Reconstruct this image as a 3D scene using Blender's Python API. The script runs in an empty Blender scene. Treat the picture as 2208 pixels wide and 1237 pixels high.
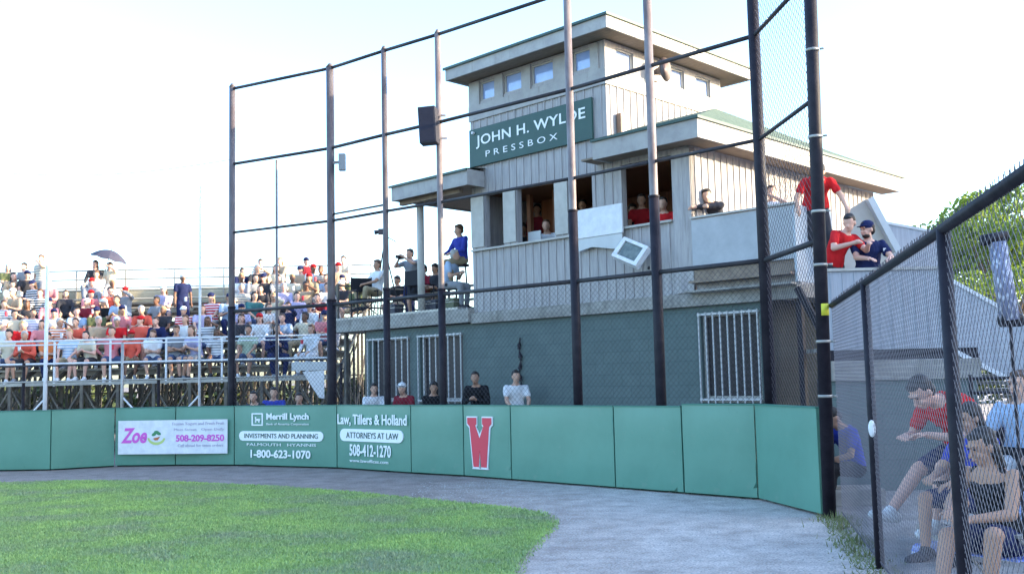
import bpy, bmesh, math, random
import numpy as np
from mathutils import Vector, Matrix, noise
V = Vector
rnd = random.Random(7)
sc = bpy.context.scene
col = sc.collection
# ------------------------------------------------------------------ camera
FP = 2150.0
TILT = math.atan(194/2150.); ROLL = .0225
F_ = V((0, math.cos(TILT), math.sin(TILT))); U0_ = V((0, -math.sin(TILT), math.cos(TILT)))
R_ = V((math.cos(ROLL), 0, 0)) - U0_*math.sin(ROLL)
U_ = U0_*math.cos(ROLL) + V((math.sin(ROLL), 0, 0))
EYE = V((0, 0, 1.6))
def ray(px, py): return F_ + R_*((px-1104)/FP) - U_*((py-618.5)/FP)
def gz(px, py, z=0.0):
    d = ray(px, py); return EYE + d*((z-EYE.z)/d.z)
def at(px, py, Y):
    d = ray(px, py); return EYE + d*(Y/d.y)
def pl(px, py, n, cc):
    d = ray(px, py); return EYE + d*(cc/(d.x*n[0]+d.y*n[1]))
cam = bpy.data.cameras.new('camera'); co = bpy.data.objects.new('camera', cam); col.objects.link(co)
cam.sensor_width = 36; cam.lens = 36*FP/2208; cam.clip_end = 3000; cam.clip_start = .1
M3 = Matrix((R_, U_, -F_)).transposed()
co.matrix_world = Matrix.Translation(EYE) @ M3.to_4x4()
sc.camera = co
TH = math.radians(44.6)
UU = (math.cos(TH), -math.sin(TH)); VV = (math.sin(TH), math.cos(TH))
CC = 13.84
BO = V((3.0324, 16.4467, 0))
def bw(u, v, z=0): return V((BO.x+UU[0]*u+VV[0]*v, BO.y+UU[1]*u+VV[1]*v, z))
def bpos(px, py, v):           # building coords of a pixel on plane v
    p = pl(px, py, VV, CC+v); d = p-BO
    return d.x*UU[0]+d.y*UU[1], p.z
# ------------------------------------------------------------------ materials
MATS = {}
def mat(name, c, rough=.7, metal=0, n1=0, s1=8, bump=0, bs=60, c2=None, spec=.4, coord='Object', stretch=(1,1,1), detail=4, alpha=None):
    if name in MATS: return MATS[name]
    m = bpy.data.materials.new(name); m.use_nodes = True; nt = m.node_tree; N = nt.nodes; L = nt.links
    b = N['Principled BSDF']; b.inputs['Base Color'].default_value = (*c, 1); b.inputs['Roughness'].default_value = rough
    b.inputs['Metallic'].default_value = metal; b.inputs['Specular IOR Level'].default_value = spec
    tc = N.new('ShaderNodeTexCoord'); mp = N.new('ShaderNodeMapping'); mp.inputs['Scale'].default_value = stretch
    L.new(tc.outputs[coord], mp.inputs['Vector'])
    if c2 is not None:
        no = N.new('ShaderNodeTexNoise'); no.inputs['Scale'].default_value = s1; no.inputs['Detail'].default_value = detail
        no.inputs['Roughness'].default_value = .65
        L.new(mp.outputs[0], no.inputs['Vector'])
        r = N.new('ShaderNodeValToRGB'); r.color_ramp.elements[0].position = .35; r.color_ramp.elements[1].position = .65
        r.color_ramp.elements[0].color = (*c, 1); r.color_ramp.elements[1].color = (*c2, 1)
        L.new(no.outputs['Fac'], r.inputs[0]); L.new(r.outputs[0], b.inputs['Base Color'])
    if bump:
        n2 = N.new('ShaderNodeTexNoise'); n2.inputs['Scale'].default_value = bs; n2.inputs['Detail'].default_value = 5
        L.new(mp.outputs[0], n2.inputs['Vector'])
        bp = N.new('ShaderNodeBump'); bp.inputs['Strength'].default_value = bump; bp.inputs['Distance'].default_value = .02
        L.new(n2.outputs['Fac'], bp.inputs['Height']); L.new(bp.outputs[0], b.inputs['Normal'])
    MATS[name] = m; return m
def block_mat(name, c, c2, mortar, bw_=.4, bh=.2):
    m = mat(name, c, .85, bump=.0); nt = m.node_tree; N = nt.nodes; L = nt.links; b = N['Principled BSDF']
    tc = N.new('ShaderNodeTexCoord'); sp_ = N.new('ShaderNodeSeparateXYZ'); L.new(tc.outputs['Object'], sp_.inputs[0]); sm = N.new('ShaderNodeMath'); L.new(sp_.outputs[0], sm.inputs[0]); L.new(sp_.outputs[1], sm.inputs[1])
    mp = N.new('ShaderNodeCombineXYZ'); L.new(sm.outputs[0], mp.inputs[0]); L.new(sp_.outputs[2], mp.inputs[1])
    br = N.new('ShaderNodeTexBrick'); br.inputs['Scale'].default_value = 1; br.inputs['Brick Width'].default_value = bw_
    br.inputs['Row Height'].default_value = bh; br.inputs['Mortar Size'].default_value = .008
    br.inputs['Color1'].default_value = (*c, 1); br.inputs['Color2'].default_value = (*c2, 1); br.inputs['Mortar'].default_value = (*mortar, 1)
    L.new(mp.outputs[0], br.inputs['Vector'])
    no = N.new('ShaderNodeTexNoise'); no.inputs['Scale'].default_value = 3; no.inputs['Detail'].default_value = 8
    L.new(tc.outputs['Object'], no.inputs['Vector'])
    mx = N.new('ShaderNodeMix'); mx.data_type = 'RGBA'; mx.blend_type = 'MULTIPLY'; mx.inputs[0].default_value = .5
    rr = N.new('ShaderNodeValToRGB'); rr.color_ramp.elements[0].color = (.55,.55,.55,1); rr.color_ramp.elements[1].color = (1.25,1.25,1.25,1)
    L.new(no.outputs['Fac'], rr.inputs[0]); L.new(br.outputs['Color'], mx.inputs[6]); L.new(rr.outputs[0], mx.inputs[7]); L.new(mx.outputs[2], b.inputs['Base Color'])
    bp = N.new('ShaderNodeBump'); bp.inputs['Strength'].default_value = .2; bp.inputs['Distance'].default_value = .008
    L.new(br.outputs['Fac'], bp.inputs['Height']); bp.invert = True; L.new(bp.outputs[0], b.inputs['Normal'])
    return m
M = dict(
 siding=mat('weathered grey siding', (.31,.29,.295), .85, c2=(.43,.405,.40), s1=3, stretch=(7,7,.6), bump=.25, bs=9, detail=7),
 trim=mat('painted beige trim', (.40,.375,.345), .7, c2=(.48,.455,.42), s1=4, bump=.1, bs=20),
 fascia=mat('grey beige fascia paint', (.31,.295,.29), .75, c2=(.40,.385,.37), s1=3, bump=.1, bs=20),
 soffit=mat('dull brown soffit boards', (.20,.15,.12), .9, c2=(.28,.22,.17), s1=6, stretch=(1,8,1)),
 roof=mat('green shingle roof', (.07,.105,.08), .9, c2=(.10,.14,.11), s1=12, bump=.5, bs=30),
 roofedge=mat('dark green drip edge', (.03,.07,.06), .5),
 block=block_mat('teal painted concrete block', (.105,.145,.140), (.118,.158,.152), (.09,.126,.122)),
 conc=mat('weathered concrete', (.36,.34,.31), .9, c2=(.24,.22,.2), s1=2.5, bump=.3, bs=18, stretch=(1,1,3), detail=8),
 wood=mat('brown interior wood', (.20,.08,.045), .6, c2=(.32,.14,.075), s1=4, stretch=(12,12,.7)),
 dark=mat('dark interior', (.03,.022,.022), .9),
 glass=mat('clerestory glass', (.24,.34,.62), .06, spec=1, c2=(.34,.44,.72), s1=2),  # blue of the reflected sky is put into the base colour
 dglass=mat('dark window glass', (.03,.026,.032), .4, spec=.3),
 curt=mat('pale curtain', (.35,.34,.45), .9, c2=(.2,.2,.28), s1=9),
 white=mat('white paint', (.74,.74,.76), .5, c2=(.62,.62,.65), s1=7),
 whitebar=mat('white window bar paint', (.50,.49,.49), .5),
 black=mat('black coated steel', (.012,.010,.016), .55, c2=(.024,.020,.028), s1=6, bump=.1, bs=30, spec=.18),
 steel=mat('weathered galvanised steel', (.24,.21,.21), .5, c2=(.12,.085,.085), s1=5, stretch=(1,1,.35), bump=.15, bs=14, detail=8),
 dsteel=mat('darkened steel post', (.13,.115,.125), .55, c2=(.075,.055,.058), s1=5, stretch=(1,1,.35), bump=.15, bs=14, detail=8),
 nwire=mat('grey chain link wire', (.13,.125,.145), .5, spec=.4),
 rail=mat('dark rail paint', (.03,.028,.034), .5, c2=(.05,.045,.05), s1=5, spec=.2),
 wire=mat('dull chain link wire', (.07,.064,.08), .6, spec=.3),
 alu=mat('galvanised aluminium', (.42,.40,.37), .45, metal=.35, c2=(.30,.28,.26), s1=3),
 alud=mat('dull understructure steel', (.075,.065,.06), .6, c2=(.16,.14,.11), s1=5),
 plank=mat('sunlit aluminium seat plank', (.50,.46,.38), .5, c2=(.40,.36,.29), s1=2, stretch=(.5,6,6)),
 pad=mat('green wall pad vinyl', (.085,.225,.168), .40, c2=(.10,.255,.192), s1=1.2, bump=.06, bs=4, spec=.5),
 paddark=mat('pad seam', (.01,.04,.035), .7),
 sign=mat('dark green sign board', (.018,.062,.055), .5, c2=(.024,.075,.065), s1=2),
 letter=mat('white lettering', (.78,.80,.80), .5),
 magenta=mat('magenta print', (.62,.10,.50), .5),
 grey=mat('grey print', (.42,.38,.52), .5),
 lime=mat('lime print', (.45,.55,.18), .5), dgreen=mat('deep green print', (.05,.22,.10), .5), red=mat('red print', (.62,.045,.075), .5),
 orange=mat('orange brown print', (.45,.14,.05), .5),
 charcoal=mat('charcoal plastic', (.03,.03,.045), .6, bump=.1, bs=80),
 bluep=mat('blue webbing', (.10,.16,.55), .7, c2=(.55,.6,.75), s1=2, stretch=(1,1,16)),
 shoe=mat('shoe leather', (.12,.11,.11), .6),
 palepanel=mat('pale painted panel', (.50,.51,.52), .7, c2=(.56,.57,.58), s1=2, bump=.05, bs=10),
 blackcloth=mat('black canvas', (.015,.015,.02), .9),
 yellow=mat('yellow tape', (.65,.6,.05), .5),
 greyboard=mat('grey boarded guard', (.33,.34,.38), .85, c2=(.43,.44,.48), s1=3, stretch=(6,6,.5), bump=.2, bs=10, detail=7),
)
def marks(m, c, scale, lo, hi, stretch=(1,1,1), amt=.6):
    """blend worn marks of colour c over a material's base colour"""
    nt = m.node_tree; N = nt.nodes; L = nt.links; b = N['Principled BSDF']; src = b.inputs['Base Color'].links[0].from_socket
    tc = N.new('ShaderNodeTexCoord'); mp = N.new('ShaderNodeMapping'); mp.inputs['Scale'].default_value = stretch; L.new(tc.outputs['Object'], mp.inputs[0])
    n = N.new('ShaderNodeTexNoise'); n.inputs['Scale'].default_value = scale; n.inputs['Detail'].default_value = 9; n.inputs['Roughness'].default_value = .7; L.new(mp.outputs[0], n.inputs[0])
    r = N.new('ShaderNodeMapRange'); r.inputs['From Min'].default_value = lo; r.inputs['From Max'].default_value = hi; r.inputs['To Max'].default_value = amt; L.new(n.outputs['Fac'], r.inputs[0])
    mx = N.new('ShaderNodeMix'); mx.data_type = 'RGBA'; L.new(r.outputs[0], mx.inputs[0]); L.new(src, mx.inputs[6]); mx.inputs[7].default_value = (*c, 1); L.new(mx.outputs[2], b.inputs['Base Color'])
marks(M['pad'], (.20,.27,.22), 3.2, .60, .72, (1,1,1), .35); marks(M['pad'], (.03,.08,.065), 7, .64, .72, (1.6,1,.7), .5)
marks(M['siding'], (.12,.105,.10), 2.2, .55, .75, (5,5,.35), .6); marks(M['fascia'], (.17,.15,.13), 3, .56, .75, (3,3,.6), .5)
marks(M['trim'], (.2,.17,.14), 3, .6, .78, (3,3,.6), .4); marks(M['block'], (.16,.19,.19), 2.0, .58, .75, (1,1,1.2), .4); marks(M['conc'], (.11,.10,.085), 2.5, .52, .7, (1.5,1.5,.5), .6)
# ------------------------------------------------------------------ mesh builder
class MB:
    def __init__(s): s.v = []; s.f = []; s.mi = []; s.cur = 0
    def add(s, vs, fs):
        o = len(s.v); s.v += [tuple(q) for q in vs]
        for q in fs: s.f.append(tuple(i+o for i in q)); s.mi.append(s.cur)
    def box(s, x0, x1, y0, y1, z0, z1):
        s.add([(x0,y0,z0),(x1,y0,z0),(x1,y1,z0),(x0,y1,z0),(x0,y0,z1),(x1,y0,z1),(x1,y1,z1),(x0,y1,z1)],
              [(0,3,2,1),(4,5,6,7),(0,1,5,4),(1,2,6,5),(2,3,7,6),(3,0,4,7)]); return s
    def tube(s, a, b, r, r2=None, n=8, caps=True):
        a = V(a); b = V(b); r2 = r if r2 is None else r2; d = (b-a)
        if d.length < 1e-6: return s
        q = d.to_track_quat('Z', 'Y'); vs = []
        for p, rr in ((a, r), (b, r2)):
            for i in range(n):
                t = 2*math.pi*(i+.5)/n; vs.append(p + q @ V((math.cos(t)*rr, math.sin(t)*rr, 0)))
        fs = [(i, (i+1)%n, n+(i+1)%n, n+i) for i in range(n)]
        if caps: fs += [tuple(range(n-1,-1,-1)), tuple(range(n, 2*n))]
        s.add(vs, fs); return s
    def bar(s, a, b, w, h):            # rectangular bar, w sideways, h up
        a = V(a); b = V(b); d = (b-a).normalized(); side = d.cross(V((0,0,1)))
        side = V((1,0,0)) if side.length < 1e-4 else side.normalized()
        up = side.cross(d); vs = []
        for p in (a, b):
            for sx, sz in ((-1,-1),(1,-1),(1,1),(-1,1)): vs.append(p + side*(sx*w/2) + up*(sz*h/2))
        s.add(vs, [(0,1,2,3),(7,6,5,4),(0,4,5,1),(1,5,6,2),(2,6,7,3),(3,7,4,0)]); return s
    def prism(s, pts, y0, y1):         # polygon in xz, extruded along y
        n = len(pts); s.add([(p[0], y0, p[1]) for p in pts]+[(p[0], y1, p[1]) for p in pts],
            [tuple(range(n)), tuple(range(2*n-1, n-1, -1))]+[(i, n+i, n+(i+1)%n, (i+1)%n) for i in range(n)]); return s
    def cap(s, a, r0, b, r1, n=10):    # tapered capsule
        a = V(a); b = V(b); d = b-a; Ln = d.length; q = d.to_track_quat('Z', 'Y') if Ln > 1e-6 else V((0,0,1)).to_track_quat('Z','Y')
        rings = []
        for k in (-90,-60,-30,0): t = math.radians(k); rings.append((r0*math.sin(t), r0*math.cos(t)))
        for k in (0,30,60,90): t = math.radians(k); rings.append((Ln+r1*math.sin(t), r1*math.cos(t)))
        s.loft([[a + q @ V((math.cos(2*math.pi*i/n)*max(rr,1e-4), math.sin(2*math.pi*i/n)*max(rr,1e-4), z)) for i in range(n)] for z, rr in rings]); return s
    def ell(s, c, rx, ry, rz, q=None, n=12):
        c = V(c); rings = []
        for k in range(9):
            t = math.radians(-90+180*k/8); z = math.sin(t)*rz; w = max(math.cos(t), 1e-3); ring = []
            for i in range(n):
                p = V((math.cos(2*math.pi*i/n)*rx*w, math.sin(2*math.pi*i/n)*ry*w, z)); ring.append(c+(q @ p if q else p))
            rings.append(ring)
        s.loft(rings); return s
    def loft(s, rings):
        n = len(rings[0]); vs = [p for r in rings for p in r]; fs = [tuple(range(n-1,-1,-1)), tuple(range((len(rings)-1)*n, len(rings)*n))]
        for k in range(len(rings)-1):
            for i in range(n): fs.append((k*n+i, k*n+(i+1)%n, (k+1)*n+(i+1)%n, (k+1)*n+i))
        s.add(vs, fs); return s
    def mesh(s, name, smooth=False):
        me = bpy.data.meshes.new(name); me.from_pydata(s.v, [], s.f); me.update()
        if max(s.mi, default=0): me.polygons.foreach_set('material_index', s.mi)
        if smooth: me.polygons.foreach_set('use_smooth', [True]*len(me.polygons))
        return me
    def build(s, name, m, parent=None, smooth=False, bevel=0):
        me = s.mesh(name, smooth)
        bm = bmesh.new(); bm.from_mesh(me)
        bmesh.ops.recalc_face_normals(bm, faces=bm.faces)
        if bevel:
            bmesh.ops.remove_doubles(bm, verts=bm.verts, dist=1e-5)
            bmesh.ops.bevel(bm, geom=[e for e in bm.edges if e.is_manifold and e.calc_face_angle(0) > .5], offset=bevel, segments=2, affect='EDGES', profile=.6)
        bm.to_mesh(me); bm.free()
        for q in (m if isinstance(m, (list, tuple)) else [m]): me.materials.append(q)
        return link(name, me, parent)
def link(name, me, parent=None):
    o = bpy.data.objects.new(name, me); col.objects.link(o)
    if parent: o.parent = parent
    return o
def tag(o, label=None, cat=None, group=None, kind=None):
    if label: o['label'] = label
    if cat: o['category'] = cat
    if group: o['group'] = group
    if kind: o['kind'] = kind
    return o
def empty(name, loc, label=None, cat=None, group=None, rz=0, kind=None):
    o = bpy.data.objects.new(name, None); col.objects.link(o); o.location = loc; o.rotation_euler = (0, 0, rz); o.empty_display_size = .2
    return tag(o, label, cat, group, kind)
def children(o): return [c for c in KIDS.get(o.name, [])]
KIDS = {}
def relink():
    KIDS.clear()
    for o in bpy.data.objects:
        if o.parent: KIDS.setdefault(o.parent.name, []).append(o)
def copy_tree(o, parent=None):
    c = o.copy(); col.objects.link(c)
    if parent: c.parent = parent
    for ch in children(o): copy_tree(ch, c)
    return c
def shift(mb, d):
    mb.v = [(x-d[0], y-d[1], z-d[2]) for x, y, z in mb.v]; return mb
def text_mesh(body, w, h, ext=.003, shear=0, bold=0, spacing=1.0):
    cu = bpy.data.curves.new('t', 'FONT'); cu.body = body; cu.extrude = .02; cu.shear = shear; cu.offset = bold; cu.space_character = spacing
    cu.resolution_u = 3
    o = bpy.data.objects.new('t', cu); col.objects.link(o); bpy.context.view_layer.update()
    me = bpy.data.meshes.new_from_object(o.evaluated_get(bpy.context.evaluated_depsgraph_get()))
    bpy.data.objects.remove(o); xs = [q.co.x for q in me.vertices]; ys = [q.co.y for q in me.vertices]
    x0, x1, y0, y1 = min(xs), max(xs), min(ys), max(ys)
    vs = [((q.co.x-x0)/(x1-x0)*w - w/2, -q.co.z/.02*ext, (q.co.y-y0)/(y1-y0)*h - h/2) for q in me.vertices]
    fs = [tuple(p.vertices) for p in me.polygons]; bpy.data.meshes.remove(me)
    return vs, fs
def text_into(mb, body, x, y, z, w, h, **k):
    vs, fs = text_mesh(body, w, h, **k); mb.add([(a+x, b+y, c+z) for a, b, c in vs], fs); return mb
# ------------------------------------------------------------------ light and sky
SUN_EL = math.radians(12.5); sd = V((.98, -.16, 0)).normalized()
w = bpy.data.worlds.new('World'); sc.world = w; w.use_nodes = True; nt = w.node_tree
bg = nt.nodes['Background']; sky = nt.nodes.new('ShaderNodeTexSky'); sky.sky_type = 'NISHITA'; sky.sun_disc = False
sky.sun_elevation = SUN_EL; sky.sun_rotation = math.atan2(sd.x, sd.y); sky.air_density = 1.0; sky.dust_density = 1.6; sky.ozone_density = 2.8
nt.links.new(sky.outputs[0], bg.inputs[0]); bg.inputs[1].default_value = .15
su = bpy.data.lights.new('sun', 'SUN'); su.energy = 2.0; su.angle = math.radians(.6); su.color = (1, .82, .54)
so = bpy.data.objects.new('sun', su); col.objects.link(so)
sdir = V((sd.x*math.cos(SUN_EL), sd.y*math.cos(SUN_EL), math.sin(SUN_EL)))
so.rotation_euler = sdir.to_track_quat('Z', 'Y').to_euler(); so.location = (20, -5, 20)
sc.view_settings.view_transform = 'Standard'; sc.view_settings.look = 'None'; sc.view_settings.exposure = 2.78; sc.view_settings.gamma = 1
# ------------------------------------------------------------------ ground
def ground_mat():
    m = bpy.data.materials.new('gravel and dirt'); m.use_nodes = True; nt = m.node_tree; N = nt.nodes; L = nt.links; b = N['Principled BSDF']
    b.inputs['Roughness'].default_value = .95; b.inputs['Specular IOR Level'].default_value = .15
    g = N.new('ShaderNodeNewGeometry'); sx = N.new('ShaderNodeSeparateXYZ'); L.new(g.outputs['Position'], sx.inputs[0])
    def noi(s, d=6, st=None):
        n = N.new('ShaderNodeTexNoise'); n.inputs['Scale'].default_value = s; n.inputs['Detail'].default_value = d; n.inputs['Roughness'].default_value = .7
        L.new(g.outputs['Position'], n.inputs['Vector']); return n
    big = noi(.9); mid = noi(2.6, 9); fine = noi(45, 3)
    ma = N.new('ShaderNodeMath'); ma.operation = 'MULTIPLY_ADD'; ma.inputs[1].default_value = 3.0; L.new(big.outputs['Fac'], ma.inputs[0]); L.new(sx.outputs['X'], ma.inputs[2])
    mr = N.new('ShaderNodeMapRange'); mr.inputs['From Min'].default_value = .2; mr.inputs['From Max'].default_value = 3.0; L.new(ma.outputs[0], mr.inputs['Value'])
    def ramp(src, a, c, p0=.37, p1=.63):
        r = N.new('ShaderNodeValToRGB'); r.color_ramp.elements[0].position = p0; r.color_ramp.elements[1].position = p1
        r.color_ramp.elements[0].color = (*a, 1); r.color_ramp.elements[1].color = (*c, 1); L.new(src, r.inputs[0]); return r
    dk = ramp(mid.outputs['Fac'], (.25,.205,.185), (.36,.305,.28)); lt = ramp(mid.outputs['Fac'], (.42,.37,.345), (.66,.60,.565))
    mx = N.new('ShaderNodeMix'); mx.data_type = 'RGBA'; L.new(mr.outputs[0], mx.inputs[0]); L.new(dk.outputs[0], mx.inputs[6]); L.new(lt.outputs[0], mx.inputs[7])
    fr = ramp(fine.outputs['Fac'], (.45,.45,.45), (1.45,1.42,1.4), .3, .72)
    m2 = N.new('ShaderNodeMix'); m2.data_type = 'RGBA'; m2.blend_type = 'MULTIPLY'; m2.inputs[0].default_value = .85
    L.new(mx.outputs[2], m2.inputs[6]); L.new(fr.outputs[0], m2.inputs[7]); L.new(m2.outputs[2], b.inputs['Base Color'])
    bp = N.new('ShaderNodeBump'); bp.inputs['Strength'].default_value = .8; bp.inputs['Distance'].default_value = .03
    ad = N.new('ShaderNodeMath'); L.new(fine.outputs['Fac'], ad.inputs[0]); L.new(mid.outputs['Fac'], ad.inputs[1]); L.new(ad.outputs[0], bp.inputs['Height']); L.new(bp.outputs[0], b.inputs['Normal'])
    return m
mb = MB(); mb.add([(-900,-900,0),(900,-900,0),(900,900,0),(-900,900,0)], [(0,1,2,3)])
tag(mb.build('ground', ground_mat()), 'pale grey gravel and dirt around the infield', kind='structure')
# stones scattered on the gravel
def scatter_stones():
    R = np.random.RandomState(3); n = 7000; vs = []; fs = []
    base = [(1,0,0),(-1,0,0),(0,1,0),(0,-1,0),(0,0,.7)]; bf = [(0,2,4),(2,1,4),(1,3,4),(3,0,4)]
    k = 0
    while k < n:
        x = R.uniform(-1.5, 4.5); y = 6.2+R.rand()**.8*9.5
        if y > 11 and x > -(y-15.7)/.95+.9: continue
        if x > 2.6 and y < 8: continue
        s = R.uniform(.004, .013); a = R.uniform(0, 6.28); o = len(vs); c, d = math.cos(a)*s, math.sin(a)*s
        for p in base: vs.append((x+p[0]*c-p[1]*d, y+p[0]*d+p[1]*c, .001+p[2]*s))
        fs += [tuple(i+o for i in q) for q in bf]; k += 1
    me = bpy.data.meshes.new('gravel'); me.from_pydata(vs, [], fs); me.materials.append(mat('loose stones', (.30,.285,.27), .9, c2=(.5,.48,.46), s1=20))
    tag(link('gravel', me), 'loose small stones on the grey gravel', 'gravel', kind='stuff')
scatter_stones()
# lawn
edge = [(-500,1052),(0,1042),(150,1037),(330,1038),(600,1050),(760,1062),(900,1076),(1010,1087),(1100,1096),(1165,1106),(1192,1120),(1190,1138),(1165,1162),(1138,1190),(1118,1215),(1105,1245),(1098,1300),(1080,1400)]
lawn = [gz(*p) for p in edge]; lawn += [V((-.2, 3, 0)), V((-14, 3, 0)), V((-25, 14, 0))]
def inside(x, y):
    c = False; j = len(lawn)-1
    for i in range(len(lawn)):
        a, b = lawn[i], lawn[j]
        if (a.y > y) != (b.y > y) and x < (b.x-a.x)*(y-a.y)/(b.y-a.y)+a.x: c = not c
        j = i
    return c
def lawn_mat(name, blades):
    m = bpy.data.materials.new(name); m.use_nodes = True; nt = m.node_tree; N = nt.nodes; L = nt.links; b = N['Principled BSDF']
    b.inputs['Roughness'].default_value = .7; b.inputs['Specular IOR Level'].default_value = .25
    g = N.new('ShaderNodeNewGeometry'); mp = N.new('ShaderNodeMapping'); L.new(g.outputs['Position'], mp.inputs[0]); mp.inputs['Rotation'].default_value = (0,0,.5); mp.inputs['Scale'].default_value = (1,1.5,0.05)
    n = N.new('ShaderNodeTexNoise'); n.inputs['Scale'].default_value = .75; n.inputs['Detail'].default_value = 7; n.inputs['Roughness'].default_value = .62; L.new(mp.outputs[0], n.inputs['Vector'])
    r = N.new('ShaderNodeValToRGB'); e = r.color_ramp.elements; e[0].position = .36; e[1].position = .66
    e[0].color = (.215,.265,.165,1); e[1].color = (.275,.40,.13,1); k = r.color_ramp.elements.new(.5); k.color = (.215,.315,.125,1)
    L.new(n.outputs['Fac'], r.inputs[0]); L.new(r.outputs[0], b.inputs['Base Color'])
    if blades:
        oi = N.new('ShaderNodeAttribute'); oi.attribute_name = 'tone'
        mx = N.new('ShaderNodeMix'); mx.data_type = 'RGBA'; mx.blend_type = 'MULTIPLY'; mx.inputs[0].default_value = 1
        r2 = N.new('ShaderNodeValToRGB'); r2.color_ramp.elements[0].color = (.85,.88,.8,1); r2.color_ramp.elements[1].color = (1.75,1.6,1.5,1)
        L.new(oi.outputs['Fac'], r2.inputs[0]); L.new(r.outputs[0], mx.inputs[6]); L.new(r2.outputs[0], mx.inputs[7]); L.new(mx.outputs[2], b.inputs['Base Color'])
    return m
mb = MB(); mb.add([(p.x, p.y, .008) for p in lawn], [tuple(range(len(lawn)))])
tag(mb.build('lawn', lawn_mat('turf', False)), 'mown green infield turf', kind='structure')
def grass():
    R = np.random.RandomState(5); n = 290000; P = []
    while len(P) < n:
        m = 60000; t = R.rand(m)**.75; y = 6.5+t*14.5; x = (R.rand(m)*.68-.56)*y
        for a, b in zip(x, y):
            if inside(a+rnd.uniform(-.09,.09), b+rnd.uniform(-.12,.12)): P.append((a, b))
    P = np.array(P[:n]); h = R.uniform(.015, .04, n); wd = R.uniform(.004, .009, n)*(P[:,1]/9); a = R.uniform(0, 6.28, n); lx = R.normal(0, .012, n); ly = R.normal(0, .012, n)
    co_ = np.zeros((n, 3, 3)); dx = np.cos(a)*wd; dy = np.sin(a)*wd
    co_[:,0,0] = P[:,0]-dx; co_[:,0,1] = P[:,1]-dy; co_[:,1,0] = P[:,0]+dx; co_[:,1,1] = P[:,1]+dy
    co_[:,2,0] = P[:,0]+lx; co_[:,2,1] = P[:,1]+ly; co_[:,2,2] = h; co_[:,:2,2] = .006
    me = bpy.data.meshes.new('grass'); me.vertices.add(n*3); me.vertices.foreach_set('co', co_.ravel())
    me.loops.add(n*3); me.loops.foreach_set('vertex_index', np.arange(n*3)); me.polygons.add(n)
    me.polygons.foreach_set('loop_start', np.arange(0, n*3, 3)); me.update(calc_edges=True)
    at_ = me.attributes.new('tone', 'FLOAT', 'POINT'); at_.data.foreach_set('value', np.repeat(R.rand(n), 3))
    me.materials.append(lawn_mat('grass blades', True)); tag(link('grass', me), 'short mown green grass blades of the infield', 'grass', kind='stuff')
grass()
# ------------------------------------------------------------------ padded wall
PB = [(-160,1018),(108,1014),(247,1006),(378,1004),(505,1004),(727,1010),(887,1021),(987,1029),(1092,1037),(1330,1053),(1488,1063),(1650,1075),(1772,1113)]
PH = 1.15
pts = [gz(*p) for p in PB]
# straighten the run parallel to the building
for i in range(7, 12):
    d = pts[i].x*VV[0]+pts[i].y*VV[1]; k = 11.13-d; pts[i] = pts[i]+V((VV[0]*k, VV[1]*k, 0))
PADLAB = ['green wall pad cut by the left edge of the photo', 'plain green wall pad just left of the white banner', 'green wall pad behind the left half of the white banner', 'green wall pad behind the right half of the white banner',
 'green wall pad painted with a white pill shaped slogan and 1-800 telephone number', 'green wall pad painted with the attorneys at law advertisement', 'narrow plain green wall pad between the attorneys advertisement and the red W', 'green wall pad carrying the red letter W',
 'wide plain green wall pad immediately right of the red W', 'plain green wall pad under the barred window and black posts, second right of the W', 'plain green wall pad just before the angled end of the wall', 'angled end wall pad turned towards the camera beside the thick black pole']
PADS = []
for i in range(12):
    a, b = pts[i], pts[i+1]; d = b-a; L_ = d.length; ang = math.atan2(d.y, d.x)
    r = empty('wall_pad', a, PADLAB[i], 'wall pad', 'green padded panels of the field wall', rz=ang)
    mb = MB(); hh = PH + (.03 if i > 9 else 0); g = .012; n = 8; rows = 6
    vs = []; fs = []
    for k in range(rows+1):
        for j in range(n+1):
            fx = j/n; fz = k/rows; bulge = .018*(1-(2*fx-1)**6)*(1-(2*fz-1)**6)+.006*noise.noise(V((fx*3+i*9, fz*2, 0)))
            vs.append((g+fx*(L_-2*g), -bulge, .03+fz*(hh-.03)))
    for k in range(rows):
        for j in range(n):
            o = k*(n+1)+j; fs.append((o, o+1, o+n+2, o+n+1))
    mb.add(vs, fs); mb.box(g, L_-g, .002, .11, .03, hh)
    rim = [k for k in range(n+1)]; 
    o = mb.build('vinyl_cover', M['pad'], r, smooth=False)
    for p in o.data.polygons: p.use_smooth = len(p.vertices) == 4 and abs(p.normal.y) > .9
    MB().box(0, L_, .11, .15, 0, hh-.03).build('backing_board', M['paddark'], r)
    MB().box(g, L_-g, -.012, .13, hh, hh+.014).build('top_edge', mat('pad top binding', (.04,.17,.13), .5), r)
    PADS.append((r, L_, hh))
def padfrac(i, px, py=940):        # x along pad i of pixel
    r, L_, hh = PADS[i]; a, b = pts[i], pts[i+1]; d = (b-a).normalized(); n = (-d.y, d.x)
    q = pl(px, py, n, a.x*n[0]+a.y*n[1]); return (q-a).dot(V((d.x, d.y, 0))), q.z
def pill(mb, x, z, w, h, y0, y1, n=6):
    P = []
    for cx, st in ((x+w/2-h/2, -90), (x-w/2+h/2, 90)):
        for k in range(n+1): t = math.radians(st+180*k/n); P.append((cx+math.cos(t)*h/2, z+math.sin(t)*h/2))
    mb.prism(P, y0, y1)
YF = -.034
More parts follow.
